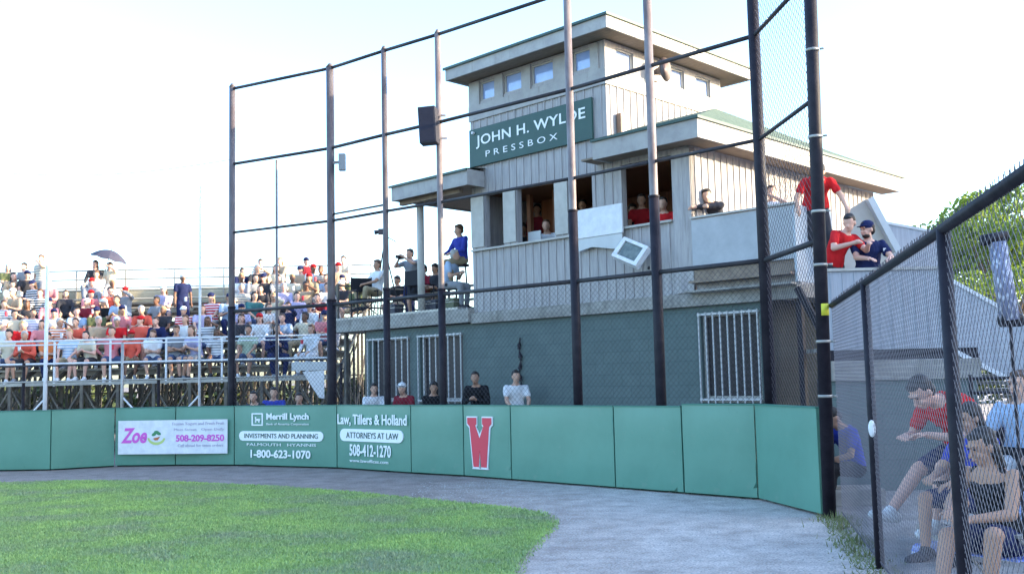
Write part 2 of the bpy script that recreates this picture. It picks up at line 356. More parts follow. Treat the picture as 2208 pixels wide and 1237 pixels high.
# pad 4: slogan ad
r, L_, hh = PADS[4]
def area(i, x0, y0, x1, y1):
    a = padfrac(i, x0, (y0+y1)/2); b = padfrac(i, x1, (y0+y1)/2); t = padfrac(i, (x0+x1)/2, y0)[1]; l = padfrac(i, (x0+x1)/2, y1)[1]
    return (a[0]+b[0])/2, (t+l)/2, b[0]-a[0], t-l
def letters(i, items, name, m):
    r = PADS[i][0]; mb = MB()
    for body, box, kw in items:
        x, z, w_, h_ = area(i, *box)
        if body == 'PILL': pill(mb, x, z, w_, h_, YF, YF+.03)
        elif body == 'RING':
            for (u0, u1, z0, z1) in ((-.5,.5,.4,.5), (-.5,.5,-.5,-.4), (-.5,-.4,-.4,.4), (.4,.5,-.4,.4), (-.2,.25,-.1,.05), (-.2,-.1,-.25,.2), (.1,.2,-.25,-.1)):
                mb.box(x+u0*w_, x+u1*w_, YF, YF+.03, z+z0*h_, z+z1*h_)
        else: text_into(mb, body, x, YF+kw.pop('dy', 0), z, w_, h_, **kw)
    return mb.build(name, m, r)
letters(4, [('RING', (545,890,569,917), {}), ('Merrill Lynch', (577,890,668,908), dict(bold=.03)), ('Bank of America Corporation', (577,911,668,917), {}), ('PILL', (518,929,699,950), {}),
            ('1-800-623-1070', (543,969,672,987), dict(bold=.03)), ('FALMOUTH   HYANNIS', (535,955,684,961), {})], 'lettering', M['letter'])
letters(4, [('INVESTMENTS AND PLANNING', (530,934,688,944), dict(dy=-.004))], 'slogan', M['sign'])
letters(5, [('Law, Tillers & Holland', (731,893,880,919), dict(bold=.02)), ('PILL', (736,925,872,952), {}), ('508-412-1270', (757,958,846,984), dict(bold=.02)), ('www.lawoffices.com', (757,990,840,997), {})], 'lettering', M['letter'])
letters(5, [('ATTORNEYS AT LAW', (750,932,862,945), dict(dy=-.004))], 'slogan', M['sign'])
# red W, white outlined, on pad 7
def wshape(x, z, w_, h_, o):
    h2 = h_/2; w2 = w_/2
    P = [(-w2-o,h2+o),(-.12*w_+o*.6,h2+o),(-.12*w_+o*.6,h2-.13*h_-o),(-.17*w_+o*.7,h2-.16*h_-o),(0,h2-.42*h_+o*3.2 if o else h2-.42*h_),(.17*w_-o*.7,h2-.16*h_-o),(.12*w_-o*.6,h2-.13*h_-o),(.12*w_-o*.6,h2+o),(w2+o,h2+o),(w2+o,h2-.12*h_-o),
         (.40*w_+o,h2-.18*h_-o),(.27*w_+o,-h2-o),(.0*w_+.05*w_-o*.3,-h2-o),(0,-.16*h_-o*2),(-.05*w_+o*.3,-h2-o),(-.27*w_-o,-h2-o),(-.40*w_-o,h2-.18*h_-o),(-w2-o,h2-.12*h_-o)]
    return [(x+a, z+b) for a, b in P]
x, z, w_, h_ = area(7, 1012, 900, 1064, 1006)
MB().prism(wshape(x, z, w_, h_, .022), YF, YF+.03).build('letter_outline', M['white'], PADS[7][0])
MB().prism(wshape(x, z, w_, h_, 0), YF-.006, YF-.001).build('letter', M['red'], PADS[7][0])
MB().box(x-.33*w_, x+.33*w_, YF, YF+.03, z-h_/2-.035, z-h_/2-.023).build('underline', M['white'], PADS[7][0])
# banner across pads 2 and 3
a = pts[2]; b = pts[4]; d = (b-a); ang = math.atan2(d.y, d.x); dn = d.normalized(); nn = (-dn.y, dn.x); cc_ = a.x*nn[0]+a.y*nn[1]-.05
def bn(px, py):
    q = pl(px, py, nn, cc_); return (q-a).dot(dn), q.z
x0, z0 = bn(255, 979); x1, z1 = bn(491, 903)
B = empty('banner', a, 'white vinyl banner with magenta lettering and a green and yellow emblem', 'banner', rz=ang)
BY = -.062
MB().box(x0, x1, BY, BY+.01, z0, z1).build('sheet', M['white'], B)
def bt(items, name, m, dy=.004):
    mb = MB()
    for body, (ax, ay, cx, cy), kw in items:
        p = bn(ax, (ay+cy)/2); q = bn(cx, (ay+cy)/2); t = bn((ax+cx)/2, ay)[1]; l = bn((ax+cx)/2, cy)[1]
        text_into(mb, body, (p[0]+q[0])/2, BY-dy, (t+l)/2, q[0]-p[0], t-l, **kw)
    return mb.build(name, m, B)
bt([('Zoe', (262,922,318,955), dict(shear=.3, bold=.03)), ('508-209-8250', (380,936,484,951), dict(bold=.03))], 'magenta_lettering', M['magenta'])
bt([('Frozen Yogurt and Fresh Fruit', (372,909,484,917), {}), ('Main Street   Open Daily', (376,922,484,929), {}), ('Call ahead for team orders', (384,956,482,962), {})], 'grey_lettering', M['grey'])
ex, ez = bn(338, 942); mb = MB()
P = [(math.cos(math.radians(t))*.19, math.sin(math.radians(t))*.15) for t in range(185, 361, 12)]; P2 = [(p[0]*.8, p[1]*.62-.004) for p in reversed(P)]
mb.prism([(ex+p[0], ez+p[1]) for p in P+P2], BY-.004, BY-.0005).build('yellow_bowl', M['lime'], B)
mb = MB()
for k, (dx, dz, ang_) in enumerate(((-.05,.06,25),(.045,.075,-20),(0,.1,0))):
    P = [(math.cos(t/9*math.pi*2)*.055, math.sin(t/9*math.pi*2)*.032) for t in range(9)]; ca, sa = math.cos(math.radians(ang_)), math.sin(math.radians(ang_))
    mb.prism([(ex+dx+p[0]*ca-p[1]*sa, ez+dz+p[0]*sa+p[1]*ca) for p in P], BY-.004-.001*k, BY-.0005-.001*k)
mb.build('leaf_emblem', M['dgreen'], B)
MB().prism([(ex-.07, ez-.02),(ex+.08, ez+.015),(ex+.03, ez-.055),(ex-.03,ez-.06)], BY-.008, BY-.0005).build('fruit_emblem', M['orange'], B)
# ------------------------------------------------------------------ backstop fence
def fp(px, off=.32, y=872):        # point behind the wall run (parallel part)
    q = pl(px, y, VV, 11.13+off); return V((q.x, q.y, 0))
q505 = at(499, 870, 19.9); q505.z = 0; q718 = at(716, 870, 18.7); q718.z = 0; q838 = at(836, 870, 17.75); q838.z = 0
q955 = at(956, 870, 16.95); q955.z = 0
cor = fp(1662); pole = at(1779, 872, 11.05); pole.z = 0
posts = [q505, q718, q838, q955, fp(1247), fp(1426), cor]
T = [7.62, 7.6, 7.6, 7.6, 7.6, 7.65, 7.7]
BS = empty('backstop', q955, 'tall steel post and rail backstop fence with dark chain link behind the green pads', 'fence')
LB = V(q955)
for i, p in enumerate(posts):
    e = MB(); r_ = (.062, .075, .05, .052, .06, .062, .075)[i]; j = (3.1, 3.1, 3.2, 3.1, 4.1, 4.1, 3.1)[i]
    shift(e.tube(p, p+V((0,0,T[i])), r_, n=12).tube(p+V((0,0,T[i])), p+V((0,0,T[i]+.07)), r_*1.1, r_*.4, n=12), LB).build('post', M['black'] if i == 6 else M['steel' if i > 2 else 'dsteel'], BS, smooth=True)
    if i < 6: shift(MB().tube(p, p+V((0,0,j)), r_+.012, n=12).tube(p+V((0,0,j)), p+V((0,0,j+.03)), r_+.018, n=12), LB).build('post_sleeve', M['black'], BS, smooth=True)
chainp = posts + [pole]
for z_, rr in ((7.58, .03), (6.02, .03), (4.62, .026), (3.03, .034)):
    for i in range(len(chainp)-1):
        a_, b_ = chainp[i], chainp[i+1]; dz = 0
        shift(MB().tube(a_+V((0,0,z_+dz)), b_+V((0,0,z_+dz)), rr, n=8), LB).build('rail', M['rail'], BS, smooth=True)
        if z_ == 4.62 and i == 1: shift(MB().tube(a_+V((0,0,z_+.12)), b_+V((0,0,z_+.12)), rr*.7, n=8), LB).build('rail', M['rail'], BS, smooth=True)
def chain(mb, a, b, z0, z1, sp, wr, off=(0,0,0)):
    a = V(a); b = V(b); d = b-a; d.z = 0; L_ = d.length; d.normalize(); n = V((-d.y, d.x, 0)); H = z1-z0; k = -H
    step = sp*1.4142
    while k < L_:
        for sgn in (1, -1):
            s0, t0, s1, t1 = (k, 0, k+H, H) if sgn == 1 else (k+H, 0, k, H)
            if sgn == 1:
                if s0 < 0: t0 = -s0; s0 = 0
                if s1 > L_: t1 = H-(s1-L_); s1 = L_
                ok = t1-t0 > .02
            else:
                if s0 > L_: t0 = s0-L_; s0 = L_
                if s1 < 0: t1 = H+s1; s1 = 0
                ok = t1-t0 > .02
            if ok: mb.tube(a+d*s0+V((0,0,z0+t0))+n*wr*.6*sgn, a+d*s1+V((0,0,z0+t1))+n*wr*.6*sgn, wr, n=3, caps=False)
        k += step
    return mb
mb = MB()
for i in range(len(chainp)-2): chain(mb, chainp[i], chainp[i+1], .9, 3.0, .062, .0024)
chain(mb, chainp[-2], chainp[-1], .9, 3.0, .062, .0024)
shift(mb, LB).build('chain_link', M['wire'], BS)
mb = MB(); chain(mb, chainp[-2], chainp[-1], 3.06, 7.5, .07, .0028)
shift(mb, LB).build('upper_chain_link', M['wire'], BS)
# end pole
PO = empty('backstop_pole', pole+V((-.01,0,0)), 'thick tall black pole with steel bands at the end of the padded wall', 'pole')
PO.rotation_euler = (0, .013, 0)
MB().tube((0,0,0), (0,0,8.6), .072, n=16).build('shaft', M['black'], PO, smooth=True)
for z_ in (1.3,1.9,2.75,3.35,4.2,5.2,6.3):
    MB().tube((0,0,z_), (0,0,z_+.03), .079, n=16).tube((.07,-.05,z_+.015), (.11,-.08,z_+.015), .012, n=6).build('band', M['alu'], PO, smooth=True)
MB().tube((.01,-.02,2.2), (.01,-.02,2.33), .06, n=12).build('yellow_tape', M['yellow'], PO, smooth=True)
shift(MB().bar((0.05,.25,0), (0.05,.25,1.5), .09, .09), (0,0,0)).build('side_post', M['black'], PO)
# near fence
n0 = pole+V((.12,-.02,0)); n1 = V((1.9, 3.6, 0)); dd = (n1-n0).normalized()
NF = empty('chain_link_fence', n0, 'low black chain link fence running from the thick pole towards the right foreground', 'fence')
def on_line(py):   # distance down the fence line
    return n0+dd*((n0.y-py)/abs(dd.y))
np_ = [on_line(8.2), on_line(5.1), on_line(3.3)]
top = 2.31; n2 = on_line(1.2)
shift(MB().tube(n0+V((0,0,top)), n2+V((0,0,top)), .03, n=12), n0).build('top_rail', M['black'], NF, smooth=True)
shift(MB().tube(n0+V((0,0,.06)), n2+V((0,0,.06)), .006, n=6), n0).build('bottom_wire', M['wire'], NF)
for p in np_: shift(MB().tube(p, p+V((0,0,top)), .036, n=14), n0).build('post', M['black'], NF, smooth=True)
shift(chain(MB(), n0, n2, .04, top, .048, .0016), n0).build('chain_link', M['nwire'], NF)
shift(MB().ell(np_[0]+V((-.02,-.04,1.12)), .03, .03, .07), n0).build('tie_knot', M['white'], NF)
mb = MB(); k = 0
while k < 9.5:                                        # knuckled wire ends poking above the rail
    p = n0+dd*k+V((0,0,top)); mb.tube(p, p+V((rnd.uniform(-.01,.01),rnd.uniform(-.01,.01),.055)), .0022, n=3); k += .034
shift(mb, n0).build('wire_ends', M['wire'], NF)
# ------------------------------------------------------------------ press box
PX = empty('press_box', BO, 'two storey press box of grey siding over teal block with tower and green roofs', 'building', rz=-TH)
def wallgrid(mb, s0, s1, z0, z1, holes, th, axis='u', pos=0.0, inward=1):
    """front+back faces and reveals; axis u: plane v=pos thickness towards +v*inward; axis v: plane u=pos, thickness inward -u"""
    S = sorted({s0, s1, *[h[0] for h in holes], *[h[1] for h in holes]}); Z = sorted({z0, z1, *[h[2] for h in holes], *[h[3] for h in holes]})
    solid = lambda i, k: 0 <= i < len(S)-1 and 0 <= k < len(Z)-1 and not any(h[0] <= S[i]+1e-6 and S[i+1] <= h[1]+1e-6 and h[2] <= Z[k]+1e-6 and Z[k+1] <= h[3]+1e-6 for h in holes)
    P = (lambda s, t, z: (s, pos+t*inward, z)) if axis == 'u' else (lambda s, t, z: (pos-t*inward, s, z))
    for i in range(len(S)-1):
        for k in range(len(Z)-1):
            if not solid(i, k): continue
            a, b, c, d = S[i], S[i+1], Z[k], Z[k+1]
            mb.add([P(a,0,c),P(b,0,c),P(b,0,d),P(a,0,d)], [(0,1,2,3)]); mb.add([P(a,th,c),P(b,th,c),P(b,th,d),P(a,th,d)], [(3,2,1,0)])
            if not solid(i-1,k): mb.add([P(a,0,c),P(a,th,c),P(a,th,d),P(a,0,d)], [(0,1,2,3)])
            if not solid(i+1,k): mb.add([P(b,0,c),P(b,th,c),P(b,th,d),P(b,0,d)], [(0,1,2,3)])
            if not solid(i,k-1): mb.add([P(a,0,c),P(b,0,c),P(b,th,c),P(a,th,c)], [(0,1,2,3)])
            if not solid(i,k+1): mb.add([P(a,0,d),P(b,0,d),P(b,th,d),P(a,th,d)], [(0,1,2,3)])
    return mb
def battens(mb, s0, s1, z0, z1, axis, pos, step=.2, w=.018, p=.016, holes=(), out=-1):
    s = s0+step*.4
    while s < s1-.03:
        segs = [(z0, z1)]
        for h in holes:
            if h[0]-.01 < s < h[1]+.01:
                ns = []
                for a, b in segs:
                    if h[2] > a: ns.append((a, min(b, h[2])))
                    if h[3] < b: ns.append((max(a, h[3]), b))
                segs = [q for q in ns if q[1]-q[0] > .02]
        for a, b in segs:
            if axis == 'u': mb.box(s-w, s+w, min(pos, pos+out*p), max(pos, pos+out*p), a, b)
            else: mb.box(min(pos, pos-out*p), max(pos, pos-out*p), s-w, s+w, a, b)
        s += step
    return mb
def P3(mb, name, m, parent=PX, **k): return mb.build(name, m, parent, **k)
# ground storey block walls
WINS = [(-8.84,-7.41,1.15,2.52), (-7.07,-5.71,1.15,2.52), (.08,1.17,1.17,2.56)]
P3(wallgrid(MB(), -8.96, 1.36, 0, 2.7, WINS, .2, 'u', 0), 'block_wall', M['block'])
P3(wallgrid(MB(), .02, 7, 0, 2.7, [], .2, 'v', 1.36), 'block_wall', block_mat('dark teal side block', (.010,.018,.021), (.013,.023,.026), (.008,.015,.017)))  # darkened far below the front block to paint in the under-deck shade
P3(wallgrid(MB(), .02, 7, 0, 2.7, [], -.2, 'v', -8.96), 'block_wall', M['block'])
MB_ = MB().box(-8.76, 1.16, 6.8, 7, 0, 2.7); P3(MB_, 'block_wall', M['block'])
for wi, (a, b, c, d) in enumerate(WINS):
    o = P3(MB().box(a, b, .12, .14, c, d), 'window', M['dglass'])
    o['label'] = ('barred window under the deck at the left end', 'barred window under the deck beside the block wall corner', 'barred window in the right end of the block wall')[wi]
    nb = (8, 8, 9)[wi]; mb = MB(); mb.box(a-.02, b+.02, -.075, -.05, c-.02, c+.015); mb.box(a-.02, b+.02, -.075, -.05, d-.03, d+.005)
    for k in range(nb):
        u = a+(b-a)*k/(nb-1); mb.box(u-.011, u+.011, -.072-.001, -.052+.001, c-.06, d+.02)
        if k in (0, nb-1):
            mb.box(u-.008, u+.008, -.05, .0, d-.025, d-.005); mb.box(u-.008, u+.008, -.05, .0, c, c+.012)
    P3(mb, 'window_bars', M['whitebar'], o)
    P3(MB().box(a-.03, b+.03, -.03, .12, c-.05, c-.002), 'window_sill', M['conc'], o)
    if wi == 2: P3(MB().box(a+.5, b-.05, .2, .22, c, c+.3), 'curtain', M['curt'], o)
    fr = MB()
    for (x0, x1, z0, z1) in ((a, a+.05, c, d), (b-.05, b, c, d), (a+.05, b-.05, c, c+.05), (a+.05, b-.05, d-.05, d)): fr.box(x0, x1, .07, .12, z0, z1)
    P3(fr, 'window_frame', M['trim'], o)
# floor band and platform
P3(MB().box(-10.1, -5.36, -.16, 0.0, 2.72, 3.0).box(-10.1, -5.36, 0, 3.6, 2.72, 2.96), 'platform', M['conc'], bevel=.01)
P3(MB().box(-5.355, 1.9, -.10, -.002, 2.69, 2.90), 'floor_band', M['conc'], bevel=.008)
P3(MB().box(-5.34, 1.9, .0, 7.0, 2.72, 2.92), 'floor_slab', M['conc'])
# platform back railing and planks
mb = MB()
for z_ in (3.35, 3.6, 3.95): mb.bar((-10.05, 3.5, z_), (-5.4, 3.5, z_), .04, .06)
for k in range(5): mb.bar((-10.03+k*1.15, 3.5, 2.96), (-10.03+k*1.15, 3.5, 3.98), .05, .05)
mb.bar((-10.05, .0, 3.35), (-10.05, 3.5, 3.35), .04, .04); mb.bar((-10.05, 0, 3.85), (-10.05, 3.5, 3.85), .04, .04)
mb.bar((-10.05, 0, 2.96), (-10.05, 0, 3.87), .05, .05)
P3(mb, 'platform_railing', M['alud'])
for k in range(4): P3(MB().box(-10.05, -5.7, -.14+k*.14, -.04+k*.14, 3.004+.0*k, 3.05), 'deck_plank', M['alu'])
mb = MB()
for u in (-10.0, -9.2): mb.bar((u, .2, 0), (u, .2, 2.72), .08, .08)
P3(mb, 'platform_support', M['alud'])
# upper storey front
OPEN = [(-4.98,-4.44,4.19,5.28), (-4.08,-3.07,4.19,5.28), (-2.72,-2.15,4.19,5.28), (-1.47,-.38,4.19,5.30)]
mb = wallgrid(MB(), -5.36, 0, 2.92, 5.4, OPEN, .14, 'u', 0); battens(mb, -5.36, 0, 2.93, 5.4, 'u', 0, .2, holes=OPEN)
P3(mb, 'front_siding', M['siding'])
for a, b in ((-5.36,-4.99), (-4.43,-4.09), (-3.06,-2.73)): P3(MB().box(a+.0, b, -.035, -.02, 4.23, 5.28), 'pier', M['trim'], bevel=.004)
P3(MB().box(-.37, -.0, -.03, -.02, 2.93, 5.36), 'corner_board', M['siding'])
P3(MB().box(-5.34, -.39, -.07, .18, 4.15, 4.19), 'counter', M['trim'], bevel=.005)
P3(MB().box(-5.36, -5.22, 0.14, 3, 2.96, 5.4), 'left_wall', M['siding'])
# right side wall, lit
mb = wallgrid(MB(), .0, 6.9, 2.92, 5.4, [], .14, 'v', 0); battens(mb, .05, 6.9, 2.93, 5.36, 'v', 0, .2, out=-1)
for f_ in (): pass
P3(mb, 'side_siding', M['siding'])
P3(MB().box(-7.0, -.14, 6.76, 6.9, 2.92, 5.4), 'rear_siding', M['siding'])
# interior
P3(MB().box(-5.2, -.16, 2.9, 3.0, 2.92, 5.35), 'inner_wall', M['wood'])
P3(MB().box(-5.2, -.16, .16, 2.9, 5.34, 5.39), 'inner_ceiling', M['wood'])
for u in (-4.62, -3.9, -2.5, -.75): P3(MB().box(u-.05, u+.05, .9, 1.0, 2.93, 5.33), 'inner_post', M['wood'])
P3(MB().box(-4.9, -4.4, 1.6, 1.7, 2.93, 5.33), 'inner_door', mat('orange brown door wood', (.23,.075,.03), .5, c2=(.3,.11,.045), s1=3, stretch=(9,9,.5)))
P3(MB().box(-5.2, -.16, .3, .8, 3.72, 3.76), 'inner_desk', M['wood'])
# lower fascia, soffit and roof
EZ0, EZ1 = 5.37, 5.71
fm = M['fascia']
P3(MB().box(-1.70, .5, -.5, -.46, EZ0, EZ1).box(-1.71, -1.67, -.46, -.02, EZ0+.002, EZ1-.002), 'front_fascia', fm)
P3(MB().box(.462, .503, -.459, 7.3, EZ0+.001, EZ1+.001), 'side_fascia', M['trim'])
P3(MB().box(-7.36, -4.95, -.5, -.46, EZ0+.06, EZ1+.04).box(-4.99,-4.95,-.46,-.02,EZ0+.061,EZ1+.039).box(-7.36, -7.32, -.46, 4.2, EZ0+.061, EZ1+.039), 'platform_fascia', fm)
P3(MB().box(-2.01, .46, -.455, 0, EZ0+.03, EZ0+.06).box(.0, .46, 0, 7.3, EZ0+.031, EZ0+.061), 'soffit', M['soffit'])
P3(MB().box(-7.3, -5.37, -.455, 4.1, EZ0+.09, EZ0+.12).box(-5.37,-5.0,-.455,-.03,EZ0+.091,EZ0+.121), 'platform_ceiling', M['soffit'])
P3(MB().box(-7.34, -5.4, -.3, -.2, EZ0-.02, EZ0+.085), 'platform_beam', M['soffit'])
mb = MB()
def roofp(ps): mb.add(ps, [tuple(range(len(ps)))])
z1 = EZ1+.012; ap = (-.5, 1.6, 6.42); ap2 = (-.4, 5.9, 6.22)
roofp([(-1.72,-.52,z1),(.53,-.52,z1),ap,(-1.72,1.6,6.42)]); roofp([(.53,-.52,z1),(.53,7.33,z1),ap2,ap]); roofp([(.53,7.33,z1),(-7.4,7.33,z1),(-5.2,5.2,6.42),ap2])
roofp([ap, ap2, (-1.70,5.9,6.22), (-1.70,1.6,6.42)]); roofp([(-1.70,3.84,6.2),(-1.7,5.9,6.1),(-5.2,5.2,6.42),(-5.2,3.84,6.42)])
roofp([(-7.4,7.33,z1+.02),(-7.4,-.52,z1+.04),(-5.37,1.4,6.3),(-5.2,5.2,6.42)]); roofp([(-7.4,-.52,z1+.04),(-4.94,-.52,z1+.04),(-4.94,-.02,z1+.1),(-5.37,1.4,6.3)])
P3(mb, 'lower_roof', M['roof'])
P3(MB().box(-1.72,.54,-.54,-.505,EZ1-.03,EZ1+.016).box(.507,.54,-.505,7.34,EZ1-.03,EZ1+.016), 'drip_edge', M['roofedge']); P3(MB().box(-7.41,-4.94,-.54,-.505,EZ1+.005,EZ1+.05), 'drip_edge', M['roofedge'])
P3(MB().tube((-7.0,.0,2.96),(-7.0,.0,5.44),.08,n=14), 'platform_column', M['trim'], smooth=True)
# tower
TW = [(-5.05,-4.62,7.23,7.62), (-4.36,-3.86,7.23,7.62), (-3.6,-3.02,7.23,7.62), (-2.52,-2.1,7.23,7.62)]
SW = [(.33,.85,7.22,7.6), (1.95,2.5,7.22,7.6), (2.9,3.42,7.22,7.6)]
mb = wallgrid(MB(), -5.36, -1.76, 5.4, 7.68, TW, .14, 'u', 0.002); battens(mb, -5.36, -1.76, 5.3, 6.85, 'u', 0.002, .2)
P3(mb, 'tower_front', M['siding'])
mb = wallgrid(MB(), .142, 3.8, 5.4, 7.68, SW, .14, 'v', -1.762); mb.box(-1.9,-1.7615,.0025,.142,5.4,7.68); battens(mb, .05, 3.8, 5.4, 6.85, 'v', -1.762, .2)
P3(mb, 'tower_side', M['siding'])
P3(wallgrid(MB(), .142, 3.8, 5.4, 7.68, [], -.14, 'v', -5.36), 'tower_left', M['siding']); P3(MB().box(-5.2,-1.91,3.66,3.8,5.4,7.68), 'tower_rear', M['siding'])
P3(MB().box(-5.37,-1.74,-.035,-.001,6.85,7.16), 'frieze', M['fascia']); P3(MB().box(-1.759,-1.73,-.034,3.81,6.851,7.161), 'side_frieze', M['trim'])
for a, b in ((-5.365,-5.06),(-4.61,-4.37),(-3.85,-3.61),(-3.01,-2.53),(-2.09,-1.9)): P3(MB().box(a,b,-.028,.0,7.161,7.66), 'window_mullion', M['fascia'])
for a, b, c, d in TW:
    o = P3(MB().box(a, b, .06, .08, c, d), 'window', M['glass']); fr = MB()
    for q in ((a, a+.03, c, d), (b-.03, b, c, d), (a+.03, b-.03, c, c+.03), (a+.03, b-.03, d-.03, d)): fr.box(q[0], q[1], .03, .06, q[2], q[3])
    P3(fr, 'window_frame', M['trim'], o)
for a, b, c, d in SW:
    o = P3(MB().box(-1.85, -1.83, a, b, c, d), 'window', M['glass']); fr = MB()
    for q in ((a, a+.03, c, d), (b-.03, b, c, d), (a+.03, b-.03, c, c+.03), (a+.03, b-.03, d-.03, d)): fr.box(-1.828, -1.80, q[0], q[1], q[2], q[3])
    P3(fr, 'window_frame', M['trim'], o)
TZ0, TZ1 = 7.67, 7.92
P3(MB().box(-5.55,-1.3,-.5,-.46,TZ0,TZ1).box(-5.55,-5.51,-.46,4.25,TZ0+.001,TZ1-.001).box(-5.5,-1.31,4.25,4.29,TZ0,TZ1-.002), 'tower_fascia', fm)
P3(MB().box(-1.336,-1.297,-.458,4.3,TZ0+.002,TZ1+.001), 'tower_side_fascia', M['trim'])
P3(MB().box(-5.5,-1.34,-.455,4.24,TZ0+.03,TZ0+.06), 'tower_soffit', M['soffit'])
mb = MB(); t1 = TZ1+.012; a_ = (-3.9,1.9,8.35); b_ = (-3.0,1.9,8.35)
roofp([(-5.58,-.53,t1),(-1.27,-.53,t1),b_,a_]); roofp([(-1.27,-.53,t1),(-1.27,4.32,t1),b_]); roofp([(-1.27,4.32,t1),(-5.58,4.32,t1),a_,b_]); roofp([(-5.58,4.32,t1),(-5.58,-.53,t1),a_])
P3(mb, 'tower_roof', M['roof'])
P3(MB().box(-5.59,-1.26,-.54,-.505,TZ1-.03,TZ1+.016).box(-1.292,-1.26,-.505,4.33,TZ1-.03,TZ1+.016), 'tower_drip_edge', M['roofedge'])
tv = P3(MB().tube((-2.0,.1,8.0),(-2.0,.1,8.16),.02).tube((-2.25,.1,8.17),(-1.8,.1,8.13),.02,.035), 'roof_vent', M['charcoal'])
# right deck
gm = mat('grey deck parapet', (.36,.37,.39), .8, c2=(.43,.44,.46), s1=3, bump=.08, bs=10)
P3(MB().box(0.03,1.87,-.09,-.05,3.30,4.12), 'deck_parapet', gm, bevel=.004)
P3(MB().box(1.872,1.91,-.09,1.1,2.95,4.13), 'deck_side_parapet', mat('pale bluish boards', (.42,.47,.52), .8, c2=(.5,.55,.6), s1=4, stretch=(8,8,.5)))
P3(MB().box(0.02,1.92,-.12,.02,4.135,4.165), 'deck_cap', M['trim'])
P3(MB().box(0.02,1.87,-.22,-.0,3.06,3.10).box(.02,1.87,-.04,-.0,3.12,3.29), 'deck_shelf', M['soffit'])
P3(MB().box(.02,1.87,.02,.05,2.93,3.4), 'deck_skirt', M['siding'])
P3(MB().box(-.04,1.9,-.28,-.102,2.905,2.935), 'deck_ledge', M['conc'])
# under deck on the right: struts and brace
P3(MB().bar((1.85,.05,0),(1.85,.05,2.69),.09,.09), 'deck_support', M['black']); P3(MB().bar((1.87,3.5,0),(1.87,3.5,2.72),.09,.09), 'deck_support', M['black'])
P3(MB().bar((1.9,-.1,2.85),(2.5,-.1,1.7),.06,.1), 'deck_brace', M['black'])
# sign board
S = empty('sign_board', bw(-3.69, -.02, 6.27), 'dark green board reading John H. Wylde Pressbox on the tower front', 'sign', rz=-TH)
MB().box(-1.64,1.64,-.05,-.0,-.385,.39).build('board', M['sign'], S, bevel=.006)
def stext(body, x0, y0, x1, y1, **k):
    a = bpos(x0, (y0+y1)/2, -.08)
    return a
mb = MB()
text_into(mb, 'JOHN H. WYLDE', .03, -.056, .10, 2.92, .27, bold=.012, spacing=1.05)
mb.build('name_lettering', M['letter'], S)
mb = MB(); text_into(mb, 'PRESSBOX', -.18, -.056, -.18, 1.95, .125, spacing=1.6); mb.build('small_lettering', M['letter'], S)
MB().tube((-1.5,-.05,.31),(-1.5,-.1,.31),.03).build('bolt', M['white'], S)
# horn loudspeaker on tower side
hp = bw(-1.76, 1.45, 7.35)
H = empty('horn_loudspeaker', hp, 'grey horn loudspeaker fixed between the sunny tower windows', 'loudspeaker', rz=-TH)
rings = []
for k in range(6):
    t = k/5; r_ = .05+.14*t**2.2; x_ = .08+.22*t; rings.append([V((x_, math.cos(2*math.pi*i/16)*r_, math.sin(2*math.pi*i/16)*r_*1.25)) for i in range(16)])
MB().loft(rings).build('horn', M['steel'], H, smooth=True)
MB().tube((0,0,0),(.09,0,0),.05,n=12).box(-.0,.03,-.12,.12,-.16,-.1).build('driver', M['steel'], H, smooth=False)
# bracket light on tower side
H2 = empty('wall_lamp', bw(-1.76, .35, 6.12), 'small brown box lamp low on the sunny tower side', 'lamp', rz=-TH)
MB().box(0.018,.12,-.09,.09,-.25,.22).build('housing', mat('brown enamel', (.22,.14,.1), .5), H2, bevel=.01)
MB().box(0.12,.128,-.06,.06,-.2,.16).build('lens', M['grey'], H2)
# white open shutter + floodlight
W = empty('white_board', bw(-2.0, -.1, 4.2), 'white rectangular board hung over the press box counter', 'board', rz=-TH)
MB().prism([(-.46,-.12),(.62,-.12),(.62,.40),(-.46,.40)], -.035, 0).build('board', M['white'], W)
MB().prism([(-.46,-.36),(-.1,-.30),(.60,-.42),(.60,-.125),(-.46,-.125)], -.02, -.005).build('lower_sheet', M['palepanel'], W)
MB().box(-.3,-.24,0,.09,.05,.1).box(.4,.46,0,.09,.05,.1).build('bracket', M['steel'], W)
FL = empty('floodlight', bw(-1.05, -.35, 3.68), 'white framed floodlight tilted on the press box front', 'floodlight', rz=-TH)
FL.scale = (.85,)*3; FL.rotation_euler = (math.radians(-28), math.radians(24), -TH)
mb = MB()
for q in ((-.33,.33,.17,.24),(-.33,.33,-.24,-.17),(-.33,-.24,-.17,.17),(.24,.33,-.17,.17)): mb.box(q[0],q[1],-.05,.06,q[2],q[3])
mb.box(-.33,.33,.06,.12,-.24,.24); mb.build('housing', M['white'], FL, bevel=.008)
MB().box(-.24,.24,-.02,.0,-.17,.17).build('lens', mat('grey green lens', (.10,.13,.13), .2, c2=(.2,.23,.22), s1=9), FL)
MB().bar((0,.1,0),(0.1,.36,.15),.04,.04).build('arm', M['steel'], FL)
# conduit on the block wall
a = bpos(1120, 725, -.03); b = bpos(1115, 800, -.03)
CD = empty('wall_cable', bw(a[0], -.03, b[1]-.4), 'black coiled cable hanging on the teal block wall', 'cable', rz=-TH)
mb = MB(); zt = a[1]-b[1]+.4; k = 0
while k < zt-.03:
    r_ = .03+.018*math.sin(k*31); mb.tube((math.sin(k*13)*.02,0,k),(math.sin((k+.05)*13)*.02,0,k+.06), r_, r_*.6, n=7); k += .055
mb.build('coil', M['black'], CD)
